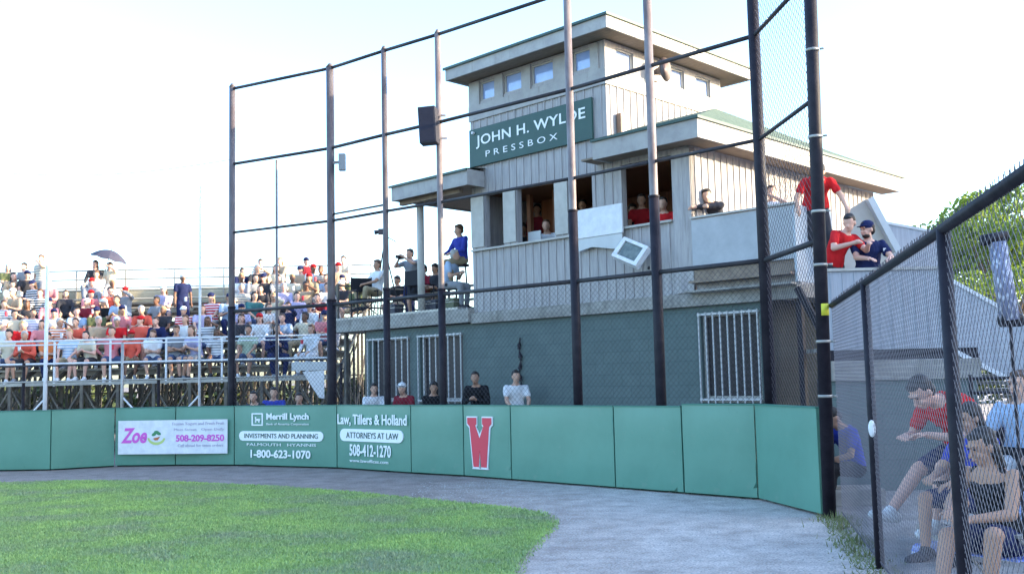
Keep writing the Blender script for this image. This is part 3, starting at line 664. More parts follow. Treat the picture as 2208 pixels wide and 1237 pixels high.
# speaker + junction box on posts
p = at(925, 272, 16.75)
LS = empty('loudspeaker', (p.x, p.y, p.z), 'large dark box loudspeaker mounted high on the backstop post', 'loudspeaker', rz=math.radians(-8))
LS.rotation_euler = (math.radians(0), math.radians(-2.5), math.radians(-8))
MB().box(-.155,.145,-.13,.13,-.315,.315).build('cabinet', M['charcoal'], LS, bevel=.012)
MB().box(-.13,.12,-.142,-.132,-.29,.29).build('grille', mat('grille cloth', (.022,.022,.04), .9, bump=.3, bs=200), LS)
MB().bar((.1,.1,.2),(.27,.16,.2),.03,.03).bar((.1,.1,-.2),(.27,.16,-.2),.03,.03).build('bracket', M['steel'], LS)
p = at(737, 350, 18.6)
JB = empty('junction_box', p, 'small grey box clamped to the second backstop post', 'junction box')
MB().box(-.055,.07,-.06,.06,-.16,.16).build('housing', mat('grey enamel', (.2,.22,.25), .6), JB, bevel=.01)
MB().bar((-.05,0,.0),(-.17,.02,0),.03,.05).build('clamp', M['steel'], JB)
# ------------------------------------------------------------------ exterior stair and landing on the right
def X(px, Y, py=700): return at(px, py, Y).x
Y0 = 13.35
ST = empty('exterior_stair', (X(1795, Y0), Y0, 0), 'grey boarded stair and landing right of the press box', 'stair')
o0 = V(ST.location)
def SX(px, Y=Y0): return X(px, Y)-o0.x
zt = at(1900, 583, Y0).z
xa, xb = SX(1786), SX(2050)
gb = M['greyboard']
mb = MB().box(xa, xb, 0, .05, 1.86, zt); battens(mb, xa, xb, 1.87, zt-.01, 'u', 0, .16, w=.007, p=.01); mb.build('landing_panel', gb, ST)
MB().box(xa-.02, xb+.02, -.03, .1, zt+.002, zt+.04).build('landing_cap', M['trim'], ST)
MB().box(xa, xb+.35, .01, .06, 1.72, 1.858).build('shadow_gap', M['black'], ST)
MB().box(xa, xb+.35, -.05, .1, 1.45, 1.715).build('ledge', M['conc'], ST, bevel=.008)
MB().box(xa, xb+.3, .0, .18, 0, 1.448).build('block_wall', M['block'], ST)
MB().box(xa+.3, xb, .12, 2.4, 1.86, 1.92).build('landing_floor', M['conc'], ST)
MB().box(xa+.75, xb, 2.35, 2.4, 1.92, 3.0).build('landing_rear_guard', gb, ST)
# flight going down to the right
def sp(px, py, dy=0): p = at(px, py, Y0+dy); return (p.x-o0.x, p.z)
g0, g1 = sp(2052, 604), sp(2290, 735); s0, s1 = sp(2052, 748), sp(2290, 872)
mb = MB(); mb.prism([s0, s1, g1, g0], .02, .05); mb.build('flight_guard', gb, ST)
mb = MB(); mb.prism([(s0[0],s0[1]-.07), (s1[0],s1[1]-.07), (s1[0],s1[1]+.0), (s0[0],s0[1]+.0)], -.02, .0); mb.build('stringer', M['white'], ST)
MB().bar((g0[0],.035,g0[1]), (g1[0],.035,g1[1]), .07, .05).build('handrail', M['white'], ST)
for k in range(9):
    t = k/8; x_ = s0[0]+(s1[0]-s0[0])*t; z_ = s0[1]+(s1[1]-s0[1])*t
    MB().box(x_-.15, x_+.15, .08, 1.1, z_-.02, z_+.02).build('tread', M['conc'], ST)
# upper flight from deck to landing with pale slanted guard
mb = MB(); A_ = [at(1862, 432, 15.6), at(1935, 540, 15.3), at(1950, 640, 15.3), at(1800, 640, 15.9), at(1812, 462, 15.8)]
ys = 15.5-o0.y
mb.prism([(p.x-o0.x, p.z) for p in A_], ys, ys+.06); mb.build('upper_guard', mat('beige boards', (.46,.41,.36), .8, c2=(.54,.49,.44), s1=3), ST)  # warm sunny tone is put into this guard's colour
a_, b_ = A_[0], A_[1]
MB().bar((a_.x-o0.x+.03, ys+.02, a_.z), (b_.x-o0.x+.05, ys+.02, b_.z-.0), .3, .1).build('upper_cap', M['palepanel'], ST)
# low fence under the flight
R2 = empty('pipe_railing', (X(2080, 12.9), 12.9, 0), 'dark pipe railing under the lower stair flight', 'railing')
mb = MB(); L_ = X(2300, 12.9)-X(2080, 12.9)
for py in (815, 846):
    z_ = at(2130, py, 12.9).z; mb.tube((0,0,z_), (L_,0,z_), .022)
R2p = mb.build('rail', M['black'], R2)
for k in range(3): MB().tube((k*L_/2.2+.03,0,0),(k*L_/2.2+.03,0,1.5),.025).build('post', M['black'], R2)
# wall behind, far right
fw = empty('boarded_fence', (X(1912, 19), 19, 0), 'pale grey boarded fence standing beyond the stair', 'fence')
za, zb = at(1912, 480, 19).z, at(1995, 496, 19).z
Lw = X(2056, 19)-X(1912, 19); mb = MB(); sl = (zb-za)/(X(1995,19)-X(1912,19))
mb.prism([(0,0),(Lw,0),(Lw,za+sl*Lw*1.0),(0,za)], 0, .06); mb.build('boards', M['greyboard'], fw)
MB().bar((0,.03,za+.02),(Lw,.03,za+sl*Lw+.02),.1,.05).build('cap_rail', M['palepanel'], fw)
# perforated panel hanging on the near fence
c0 = at(2150, 522, 5.2); c1 = at(2178, 690, 5.2); cm = (c0+c1)/2
PP = empty('perforated_tube', cm, 'pale blue perforated sleeve with dark end clamps hung behind the fence', 'sleeve')
c0 -= cm; c1 -= cm
def perf():
    m = mat('blue grey perforated sleeve', (.34,.35,.46), .5); nt = m.node_tree; N = nt.nodes; L = nt.links
    tc = N.new('ShaderNodeTexCoord'); vo = N.new('ShaderNodeTexVoronoi'); mp = N.new('ShaderNodeMapping'); mp.inputs['Scale'].default_value = (1,1,.45)
    L.new(tc.outputs['Object'], mp.inputs[0]); L.new(mp.outputs[0], vo.inputs[0]); vo.inputs['Scale'].default_value = 55
    r = N.new('ShaderNodeValToRGB'); r.color_ramp.elements[0].color = (.6,.62,.72,1); r.color_ramp.elements[1].color = (.20,.21,.32,1); r.color_ramp.elements[0].position = .25; r.color_ramp.elements[1].position = .45
    L.new(vo.outputs['Distance'], r.inputs[0]); L.new(r.outputs[0], N['Principled BSDF'].inputs['Base Color']); return m
MB().tube(c0, c1, .045, .05, n=16).build('sleeve', perf(), PP, smooth=True)
MB().tube(c0-V((.08,0,-.01)), c0+V((.05,0,.03)), .03, n=10).build('clamp', M['black'], PP, smooth=True)
MB().tube(c1-V((.05,0,.0)), c1+V((.06,0,.0)), .035, n=10).build('clamp', M['black'], PP, smooth=True)
MB().tube(c1, c1-V((0,0,1.2)), .008).build('hanger', M['black'], PP)
# kerb block and weeds by near fence
kb = gz(1815, 1100)
MB().box(-.22,.42,-.0,.5,0,.2).build('concrete_block', M['conc'], None, bevel=.02)
o = bpy.data.objects['concrete_block']; o.location = gz(1835, 1092); tag(o, 'low concrete block at the foot of the near fence', 'block')
cp = [gz(1800,1118), gz(1890,1215), gz(1960,1400), V((9,4,0)), V((12,13.3,0)), V((X(1790,13.3),13.3,0))]
mb = MB(); mb.add([(p.x,p.y,.006) for p in cp], [tuple(range(len(cp)))]); tag(mb.build('concrete_apron', mat('stained concrete apron', (.20,.18,.17), .9, c2=(.32,.30,.29), s1=3, bump=.3, bs=40, detail=8)), 'stained concrete apron behind the near fence', kind='structure')
R = np.random.RandomState(9); vs = []; fs = []
for k in range(1500):
    t = R.rand()**1.2*4.5; p = n0+dd*t; q = R.normal(0, .10); bx = p.x+q-.08; by = p.y+R.normal(0,.05); a = R.uniform(0,6.28); h = R.uniform(.02,.085)*(.5+abs(noise.noise(V((t*2,0,0)))*2)); o_ = len(vs)
    vs += [(bx-math.cos(a)*.006, by-math.sin(a)*.006, 0), (bx+math.cos(a)*.006, by+math.sin(a)*.006, 0), (bx+R.normal(0,.03), by+R.normal(0,.03), h)]; fs.append((o_, o_+1, o_+2))
me = bpy.data.meshes.new('weeds'); me.from_pydata(vs, [], fs); me.materials.append(mat('weeds', (.12,.16,.05), .8, c2=(.22,.22,.1), s1=8)); tag(link('weeds', me), 'straggling weeds along the foot of the near fence', 'weeds', kind='stuff')
# ------------------------------------------------------------------ people
dg = bpy.context.evaluated_depsgraph_get
def fuse(mb, vox, smooth=3, wr=0, seed=0, dec=None):
    me = mb.mesh('tmp'); o = bpy.data.objects.new('tmp', me); col.objects.link(o)
    r = o.modifiers.new('r', 'REMESH'); r.mode = 'VOXEL'; r.voxel_size = vox
    s = o.modifiers.new('s', 'SMOOTH'); s.iterations = smooth; s.factor = .5
    if dec: d_ = o.modifiers.new('d', 'DECIMATE'); d_.ratio = dec
    bpy.context.view_layer.update(); out = bpy.data.meshes.new_from_object(o.evaluated_get(dg()))
    bpy.data.objects.remove(o); bpy.data.meshes.remove(me)
    if wr:
        out.update(); ns = [v.normal.copy() for v in out.vertices]
        for v, n in zip(out.vertices, ns):
            p = v.co*14+V((seed,0,0)); v.co += n*(wr*(abs(noise.noise(V((p.x, p.y, p.z*.45))))*2-.5))
    out.polygons.foreach_set('use_smooth', [True]*len(out.polygons)); out.materials.clear(); out.materials.append(None)
    return out
def ik(a, t, l1, l2, pole):
    d = t-a; D = max(min(d.length, l1+l2-.002), abs(l1-l2)+.01); dr = d.normalized(); x = (l1*l1-l2*l2+D*D)/(2*D); h = math.sqrt(max(l1*l1-x*x, 0))
    p = pole-dr*pole.dot(dr); p = p.normalized() if p.length > 1e-4 else V((0,-1,0)); return a+dr*x+p*h, a+dr*D
def person_meshes(P, vox=.023, near=False):
    """P: pelvis, s1, s2 (spine dirs), face (dir), hands[2], feet[2], ep[2] elbow poles, kp[2] knee poles, twist; local frame, person faces -Y"""
    pel = V(P['pelvis']); s1 = V(P.get('s1', (0,0,1))).normalized(); s2 = V(P.get('s2', s1)).normalized()
    tw = P.get('twist', 0); r1 = V((1,0,0)); r2 = V((math.cos(tw), math.sin(tw), 0))
    mid = pel+s1*.25; top = mid+s2*.28
    def spine(t):
        if t <= .2: c = pel+s1*t; s = s1
        elif t < .3: k = (t-.2)/.1; s = (s1*(1-k)+s2*k).normalized(); c = (pel+s1*t)*(1-k)+(mid+s2*(t-.25))*k
        else: c = mid+s2*(t-.25); s = s2
        r = r1.lerp(r2, min(max(t/.5, 0), 1)); r = (r-s*r.dot(s)).normalized(); return c, r, r.cross(s)   # centre, right, forward(-y) = r x s
    fem = P.get('fem', 0)
    RG = [(-.10,.09,.08),(-.06,.15,.10),(.0,.170+.01*fem,.115),(.08,.16,.112),(.17,.140-.015*fem,.10),(.28,.150-.01*fem,.112),(.36,.165-.015*fem,.118+.02*fem),(.43,.172-.02*fem,.105),(.48,.14-.02*fem,.085),(.50,.088,.070),(.52,.065,.062)]
    fat = P.get('fat', 1)
    def torso(mb, ta, tb, off, n=16):
        rs = []
        lst = [g for g in RG if ta <= g[0] <= tb]
        for t, a, b in lst:
            c, r, f = spine(t); q = fat if t < .4 else 1
            rs.append([c + r*((a*q+off)*math.cos(2*math.pi*i/n)) + f*((b*q+off)*math.sin(2*math.pi*i/n)) for i in range(n)])
        mb.loft(rs)
    # joints
    sh = []; el = []; wr = []; hp = []; kn = []; an = []
    for k, s in enumerate((-1, 1)):
        c, r, f = spine(.445); sh.append(c+r*(s*(.185-.015*fem)))
        e, w_ = ik(sh[k], V(P['hands'][k]), .29, .25, V(P.get('ep', ((-1,.6,-.8),(1,.6,-.8)))[k])); el.append(e); wr.append(w_)
        hp.append(pel+r1*(s*.09)+V((0,0,-.02)))
        q, a_ = ik(hp[k], V(P['feet'][k]), .43, .42, V(P.get('kp', ((-.2,-1,.3),(.2,-1,.3)))[k])); kn.append(q); an.append(a_)
    c, r, f = spine(.52); neck = c; face = V(P.get('face', (0,-1,0))).normalized(); hu = V(P.get('hup', (0,0,1)))
    hc = neck + (s2*.6+hu*.4).normalized()*.135 + face*.02
    hr = hu.cross(face).normalized(); hu = hr.cross(-face).normalized(); HQ = Matrix((hr, -face, hu)).transposed().to_quaternion()   # local: x right, -y face, z up
    H = lambda x, y, z: hc + HQ @ V((x, y, z))
    out = {}
    b = MB(); torso(b, -.2, .6, 0)
    b.cap(neck-s2*.04, .058, hc-hu*.04, .052)
    b.ell(H(0,.012,.025), .077, .097, .098, HQ); b.ell(H(0,-.022,-.045), .056, .066, .072, HQ); b.ell(H(0,-.05,-.085), .034, .034, .03, HQ)
    if near:
        b.cap(H(0,-.085,.005), .010, H(0,-.112,-.03), .015); b.ell(H(0,-.083,.035), .055, .018, .012, HQ)
        for s in (-1,1): b.ell(H(.078*s,.01,-.01), .012, .02, .032, HQ); b.ell(H(.032*s,-.07,-.035), .02, .02, .02, HQ)
        b.ell(H(0,-.09,-.062), .026, .012, .011, HQ)
    else: b.cap(H(0,-.08,.0), .012, H(0,-.105,-.03), .016); [b.ell(H(.078*s,.01,-.01), .014, .022, .034, HQ) for s in (-1,1)]
    for k, s in enumerate((-1, 1)):
        b.cap(sh[k], .055, el[k], .042); b.cap(el[k], .043, wr[k], .028)
        d = (wr[k]-el[k]).normalized(); g = V(P.get('grip', (d, d))[k]).normalized() if 'grip' in P else d
        g = (d*.5+g*.5).normalized(); side = g.cross(V((0,0,1))); side = side.normalized() if side.length > .1 else V((1,0,0)); dn_ = side.cross(g)
        if dn_.z > 0: dn_ = -dn_
        sq = side if side.cross(dn_).dot(g) > 0 else -side
        if near:
            b.cap(wr[k], .026, wr[k]+g*.03, .028); b.ell(wr[k]+g*.06, .040, .017, .048, Matrix((sq, dn_, g)).transposed().to_quaternion())
            for j, (o_, ln) in enumerate(((-.030,.062),(-.0105,.074),(.0105,.070),(.030,.052))):
                p0 = wr[k]+g*.095+side*o_; p1 = p0+(g*.92+dn_*.3+side*o_*3).normalized()*ln*.5; p2 = p1+(g*.6+dn_*.8).normalized()*ln*.5
                b.cap(p0-g*.02, .0088, p1, .0082, 8); b.cap(p1, .0082, p2, .0070, 8)
            tb = wr[k]+g*.045-side*s*.03; t1 = tb+(g*.6-side*s*.7+dn_*.3).normalized()*.035; b.cap(tb, .012, t1, .010, 8); b.cap(t1, .010, t1+(g*.9+dn_*.4).normalized()*.03, .0085, 8)
        else: b.cap(wr[k], .03, wr[k]+g*.09, .034); b.cap(wr[k]+g*.09, .03, wr[k]+g*.13+dn_*.03, .02); b.cap(wr[k]+g*.04, .015, wr[k]+g*.08-side*s*.04, .013)
        b.cap(hp[k], .092, kn[k], .060); b.cap(kn[k], .058, kn[k].lerp(an[k], .3), .057); b.cap(kn[k].lerp(an[k], .3), .057, an[k], .037)
        fd = V((an[k].x-kn[k].x*.0, 0, 0))*0 + V(P.get('fd', ((-.2,-1,-.15),(.2,-1,-.15)))[k]).normalized(); b.cap(an[k]+V((0,0,-.045))+fd*-.03, .034, an[k]+V((0,0,-.05))+fd*.13, .03)
    out['body'] = fuse(b, vox if not near else P.get('vox', .0062), 2 if near else 2)
    cv = vox*1.1 if not near else .013; wrn = .012 if near else .008
    for nm, endt in (('short', .6), ('long', 1.0)):
        m = MB(); torso(m, -.06, .50, .016)
        c, r, f = spine(.49); 
        for k in range(2):
            m.cap(sh[k], .067, sh[k].lerp(el[k], endt), .062 if endt < 1 else .054)
            if endt == 1: m.cap(el[k], .054, el[k].lerp(wr[k], .93), .038)
        if nm in P.get('tops', ('short', 'long')): out['shirt_'+nm] = fuse(m, cv, 3, wrn, 3)
    if 'tank' in P.get('tops', ()):
        m = MB(); torso(m, -.06, .44, .013); 
        for k in range(2): m.cap(sh[k].lerp(neck, .45)+V((0,0,.0)), .03, sh[k].lerp(mid, .35), .05)
        out['shirt_tank'] = fuse(m, cv, 3, wrn, 3)
    for nm in P.get('bottoms', ('shorts', 'trousers')):
        m = MB(); torso(m, -.11, .06, .020)
        for k in range(2):
            if nm == 'shorts': m.cap(hp[k], .108, hp[k].lerp(kn[k], .80), .086)
            else: m.cap(hp[k], .106, kn[k], .076); m.cap(kn[k], .076, an[k]+V((0,0,.02)), .055)
        out[nm] = fuse(m, cv, 3, wrn, 5)
    m = MB()
    for k in range(2):
        fd = V(P.get('fd', ((-.2,-1,-.15),(.2,-1,-.15)))[k]).normalized(); a = an[k]+V((0,0,-.045))
        m.cap(a-fd*.045+V((0,0,.01)), .046, a+fd*.05, .046); m.cap(a+fd*.05, .046, a+fd*.155-V((0,0,.008)), .040); m.cap(an[k], .05, a, .046)
    out['shoes'] = fuse(m, cv, 1)
    m = MB(); m.ell(H(0,.030,.044), .089, .092, .092, HQ); m.ell(H(0,.055,-.015), .076, .062, .07, HQ); m.ell(H(0,-.035,.088), .058, .048, .030, HQ)
    out['hair_short'] = fuse(m, min(cv*.8, .018), 1, .005, 9)
    if P.get('fem') or not near:
        for s in (-1,1): m.cap(H(.064*s,.035,-.01), .032, H(.07*s,.06,-.15), .026)
        m.cap(H(0,.06,0), .065, H(0,.085,-.17), .045); out['hair_long'] = fuse(m, min(cv*.8, .02), 2, .008, 9)
    m = MB(); m.ell(H(0,.012,.058), .09, .108, .082, HQ)
    m.loft([[H(math.sin(t)*.075, -.075-math.cos(t)*dy, .05+dz) for t in [math.pi*(i/8-.5) for i in range(9)]]+[H(.07,-.03,.05+dz), H(-.07,-.03,.05+dz)] for dz, dy in ((0,.085),(.012,.085))])
    out['cap'] = fuse(m, .014 if not near else .008, 1)
    if near:
        m = MB(); 
        for s in (-1,1): m.ell(H(.031*s,-.0845,.012), .014, .008, .007, HQ, 10)
        out['eye'] = fuse(m, .0035, 1); m = MB(); m.ell(H(0,-.100,-.064), .024, .006, .006, HQ, 10); out['mouth'] = fuse(m, .0035, 1)
        m = MB()
        for s in (-1,1): m.ell(H(.032*s,-.092,.034), .018, .005, .0035, HQ, 10)
        out['brow'] = fuse(m, .0035, 1)
    out['_head'] = (hc, HQ)
    return out
SK = [mat('skin light', (.56,.33,.24), .55, spec=.3), mat('skin tan', (.42,.235,.16), .55, spec=.3), mat('skin brown', (.17,.085,.055), .5, spec=.3), mat('skin pink', (.62,.36,.28), .55, spec=.3)]
HAIR = {'dark': mat('dark hair', (.018,.013,.012), .6), 'brown': mat('brown hair', (.09,.045,.025), .6), 'blond': mat('blond hair', (.42,.28,.13), .6), 'grey': mat('grey hair', (.4,.39,.38), .7)}
CLOTH = {}
CL = dict(red=(.58,.02,.025), coral=(.72,.12,.08), pink=(.68,.25,.27), white=(.74,.74,.76), cream=(.68,.60,.46), navy=(.018,.025,.085), black=(.015,.015,.018), charcoal=(.045,.045,.055), blue=(.05,.07,.42), grey=(.26,.27,.30),
 teal=(.05,.16,.17), olive=(.10,.12,.06), khaki=(.36,.29,.19), denim=(.07,.10,.19), maroon=(.22,.02,.035), orange=(.72,.22,.08), green=(.20,.30,.22), tan=(.45,.34,.24), lavender=(.42,.40,.60))
CL['light blue'] = (.38,.50,.68); CL['dark red'] = (.35,.015,.02); CL['pale green'] = (.42,.50,.38)
def cloth(c):
    if c not in CLOTH:
        k = CL[c]; CLOTH[c] = mat(c+' cloth', k, .9, c2=tuple(q*.82 for q in k), s1=5, spec=.15)
    return CLOTH[c]
def make_person(meshes, loc, rz, label, shirt=('short','red'), pants=('shorts','khaki'), hair=('short','dark'), cap=None, skin=0, group=None, scale=1, shoes='charcoal', shoem=None):
    o = bpy.data.objects.new('person', meshes['body']); col.objects.link(o); o.location = loc; o.rotation_euler = (0,0,rz); o.scale = (scale,)*3
    tag(o, label, 'person', group); o.material_slots[0].link = 'OBJECT'; o.material_slots[0].material = SK[skin]
    def ch(key, name, m):
        if key not in meshes: return
        c = bpy.data.objects.new(name, meshes[key]); col.objects.link(c); c.parent = o; c.material_slots[0].link = 'OBJECT'; c.material_slots[0].material = m; return c
    if shirt: ch('shirt_'+shirt[0], 'shirt', cloth(shirt[1]))
    if pants: ch(pants[0], pants[0], cloth(pants[1]))
    if shoes: ch('shoes', 'shoes', cloth(shoes))
    if hair: ch('hair_'+hair[0], 'hair', HAIR[hair[1]])
    if cap: ch('cap', 'cap', cloth(cap))
    ch('eye', 'eyes', MATS.get('eye') or mat('eye', (.03,.02,.02), .2)); ch('mouth', 'mouth', mat('lips', (.35,.12,.10), .5)); ch('brow', 'eyebrows', HAIR[hair[1]] if hair else HAIR['dark'])
    return o
# crowd poses (origin on the footboard, seat .42 above)
SEAT = .45
def sit(hands, feet=((-.13,-.42,.09),(.13,-.42,.09)), s1=(0,.10,1), s2=(0,-.12,1), **k): return dict(pelvis=(0,0,SEAT+.10), s1=s1, s2=s2, hands=hands, feet=feet, kp=((-.25,-.6,1),(.25,-.6,1)), **k)
def stand(hands, **k): return dict(pelvis=(0,0,.93), s1=(0,.03,1), s2=(0,-.03,1), hands=hands, feet=((-.11,0,.09),(.11,.02,.09)), **k)
POSES = dict(
 a=person_meshes(sit(((-.14,-.36,.62),(.14,-.36,.62)))),
 b=person_meshes(sit(((-.05,-.34,.78),(.06,-.34,.76)), s1=(0,-.25,1), s2=(0,-.45,1), face=(.2,-1,.05))),
 c=person_meshes(sit(((-.16,-.34,.62),(.10,-.26,1.18)), face=(.5,-1,0), twist=.15)),
 d=person_meshes(sit(((-.20,.12,.66),(.22,-.30,.62)), s1=(.05,.2,1), s2=(.03,0,1), face=(-.5,-1,.1), feet=((-.2,-.45,.09),(.25,-.40,.09)))),
 e=person_meshes(sit(((.02,-.24,.72),(-.04,-.22,.75)), face=(-.3,-1,-.2))),
 s=person_meshes(stand(((-.24,-.05,.82),(.24,-.08,.82)))),
 t=person_meshes(stand(((-.24,-.05,.82),(.10,-.22,1.48)), face=(.4,-1,.05))),
)
# ------------------------------------------------------------------ bleachers
BY0, BDY, BZ0, BDZ, NR = 25.0, .74, 1.72, .335, 8
BX0, BX1 = -16.5, -4.35
BL = empty('bleachers', (BX0, BY0, 0), 'long aluminium grandstand of stepped seat planks full of spectators', 'grandstand')
LBX = BX1-BX0
for i in range(NR):
    y = i*BDY; z = BZ0+i*BDZ
    MB().box(0, LBX, y-.12, y+.14, z+SEAT-.04, z+SEAT).build('seat_plank', M['plank'], BL)
    MB().box(0, LBX, y-.58, y-.20, z-.05, z).build('footboard', M['alu'], BL)
    if i: MB().box(0, LBX, y-.20, y-.18, z-.18, z-.0).build('riser', M['alu'], BL)
mb = MB(); yb = (NR-1)*BDY+.5; zb = BZ0+(NR-1)*BDZ
for z in (zb+.55, zb+.82, zb+1.1): mb.tube((0,yb,z),(LBX,yb,z),.022)
k = 0
while k <= LBX+.01: mb.bar((k,yb,zb-.3),(k,yb,zb+1.12),.04,.04); k += LBX/8
mb.build('rear_railing', M['alu'], BL)
MB().box(0, LBX, yb+.03, yb+.05, zb-.25, zb+.5).build('rear_panel', mat('cream rear sheet', (.50,.45,.33), .8, c2=(.42,.37,.27), s1=3), BL)
mb = MB(); yf = -.85
for z in (BZ0+.45, BZ0+1.0): mb.tube((0,yf,z),(LBX,yf,z),.024)
k = 0
while k <= LBX+.01: mb.bar((k,yf,BZ0-.1),(k,yf,BZ0+1.02),.04,.04); k += LBX/9
mb.build('front_railing', M['white'], BL)
MB().box(0, LBX, yf-.03, -.6, BZ0-.08, BZ0-.02).build('walkway', M['alu'], BL)
k = 0
for j in range(15):
    x = LBX*j/14; e = MB(); e.bar((x,yf,0),(x,yf,BZ0-.08),.07,.07)
    for i in range(0, NR, 1): e.bar((x, i*BDY, 0), (x, i*BDY, BZ0+i*BDZ-.05), .06, .06)
    e.bar((x,yf,.1),(x,1.6,BZ0+.1),.05,.05); e.bar((x,yf,BZ0-.2),(x,2.2,.1),.05,.05); e.bar((x,1.5,.1),(x,4.4,2.4),.05,.05); e.bar((x,-.8,BZ0-.15),(x,5.2,BZ0+7*BDZ-.15),.07,.09)
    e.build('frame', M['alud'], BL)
for y in (-.85, .74, 2.22, 3.7):
    mb = MB()
    for j in range(14):
        xa_, xb_ = LBX*j/14, LBX*(j+1)/14; zt_ = min(BZ0-.15+max(0, y)*.45, 3.2)
        mb.bar((xa_,y,.1),(xb_,y,zt_),.035,.035); mb.bar((xb_,y+.05,.1),(xa_,y+.05,zt_),.035,.035); mb.bar((xa_,y,zt_*.55),(xb_,y,zt_*.55),.035,.035)
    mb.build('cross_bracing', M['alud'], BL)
# crowd list: (row, px, pose, shirt, bottoms, hair/cap, tweak)
G = 'spectators seated in the bleachers'
rowX = lambda row, px: at(px, 720, BY0+row*BDY).x
crowd = []
fixed = [ # row, px, pose, shirt, pants, hair, cap
 (0,20,'a','cream'),(0,62,'b','coral'),(0,104,'e','orange'),(0,150,'a','light blue'),(0,196,'b','cream'),(0,240,'d','pink'),(0,284,'a','coral'),(0,380,'e','grey'),(0,468,'c','white'),(0,536,'a','pale green'),(0,592,'b','navy'),(0,672,'a','white'),
 (1,10,'a','white'),(1,45,'b','red'),(1,90,'a','pink'),(1,128,'c','orange'),(1,172,'b','coral'),(1,212,'e','tan'),(1,252,'a','red'),(1,300,'d','coral'),(1,345,'b','navy'),(1,400,'a','white'),(1,448,'c','grey'),(1,520,'e','charcoal'),(1,560,'a','white'),(1,615,'b','light blue'),(1,655,'d','cream'),(1,700,'e','pink'),
 (2,30,'c','cream'),(2,70,'a','lavender'),(2,118,'b','white'),(2,165,'a','light blue'),(2,208,'e','olive'),(2,262,'a','pink'),(2,310,'b','coral'),(2,352,'a','charcoal'),(2,396,'e','red'),(2,436,'a','lavender'),(2,520,'a','lavender'),(2,572,'b','white'),(2,622,'c','navy'),(2,668,'a','white'),(2,712,'b','grey'),
 (3,6,'a','white'),(3,60,'b','charcoal'),(3,105,'a','pink'),(3,188,'a','maroon'),(3,225,'e','black'),(3,262,'b','light blue'),(3,338,'a','grey'),(3,456,'a','red'),(3,492,'b','light blue'),(3,548,'a','teal'),(3,590,'c','cream'),(3,640,'a','lavender'),(3,690,'b','maroon'),
 (4,40,'b','tan'),(4,85,'a','black'),(4,190,'b','pink'),(4,236,'a','coral'),(4,352,'e','lavender'),(4,402,'s','navy'),(4,520,'a','cream'),(4,565,'b','charcoal'),(4,612,'a','lavender'),(4,660,'c','tan'),(4,706,'a','white'),
 (5,24,'a','cream'),(5,196,'a','grey'),(5,240,'b','white'),(5,545,'b','grey'),(5,600,'a','cream'),(5,672,'b','khaki'),
 (6,56,'a','charcoal'),(6,98,'t','cream'),(6,555,'c','charcoal'),(6,596,'a','cream'),(6,650,'e','tan'),(6,700,'b','cream'),
 (7,204,'a','charcoal'),(7,236,'c','cream'),(7,50,'a','grey'),(7,92,'b','tan'),(7,562,'a','charcoal'),(7,606,'a','tan'),(7,660,'a','maroon'),(7,742,'a','cream'),(6,520,'b','navy'),(6,676,'a','white'),(6,730,'a','tan'),(5,520,'a','white'),(5,570,'e','charcoal'),(5,630,'a','cream'),(5,705,'a','light blue'),(5,745,'b','olive'),(4,740,'e','charcoal'),(5,70,'e','charcoal'),(6,206,'e','white'),(6,24,'b','tan'),(7,14,'e','olive'),(5,110,'b','pink'),(4,140,'a','charcoal'),(4,270,'c','grey'),(0,330,'e','white'),(0,426,'b','lavender')]
ordn = ['first','second','third','fourth','fifth','sixth','seventh','eighth','ninth','tenth','eleventh','twelfth','thirteenth','fourteenth','fifteenth','sixteenth','seventeenth']
rr = random.Random(11); cnt = {}; LABS = {}
rown = ['front','second','third','fourth','fifth','sixth','seventh','top']
for row, px, pose, shc in sorted(fixed, key=lambda q: (q[0], q[1])):
    x = rowX(row, px)
    n_ = cnt.get(row, 0); cnt[row] = n_+1
    long = rr.random() < .25 or shc in ('navy','black','charcoal') and rr.random() < .5; pc = rr.choice(['khaki','denim','navy','white','charcoal','khaki','grey','denim'])
    pt = 'shorts' if rr.random() < .6 else 'trousers'; hs = 'long' if rr.random() < .33 else 'short'; hcol = rr.choice(['dark','dark','brown','brown','blond','grey'])
    cp_ = rr.choice([None,None,None,None,None,'navy','red','white'])
    y = BY0+row*BDY; z = BZ0+row*BDZ; verb = 'standing' if pose in 'st' else 'seated'
    sc_ = rr.uniform(.92, 1.06)
    if pose in 'st': y -= .35
    lab = f"{verb} spectator in {shc} top{' and '+cp_+' cap' if cp_ else ''}, {ordn[n_]} from left in {rown[row]} bleacher row"
    dz = SEAT*(1-sc_) if pose not in 'st' else 0
    o_ = make_person(POSES[pose], (x, y, z+dz), rr.uniform(-.65, .55)+.15, lab, ('long' if long else 'short', shc), (pt, pc), (hs, hcol), cp_, rr.choice([0,0,3,1,0,3,2]), G, sc_, shoes=rr.choice(['white','charcoal','grey'])); LABS[o_.name] = f'{shc} top spectator {ordn[n_]} from left, {rown[row]} row'
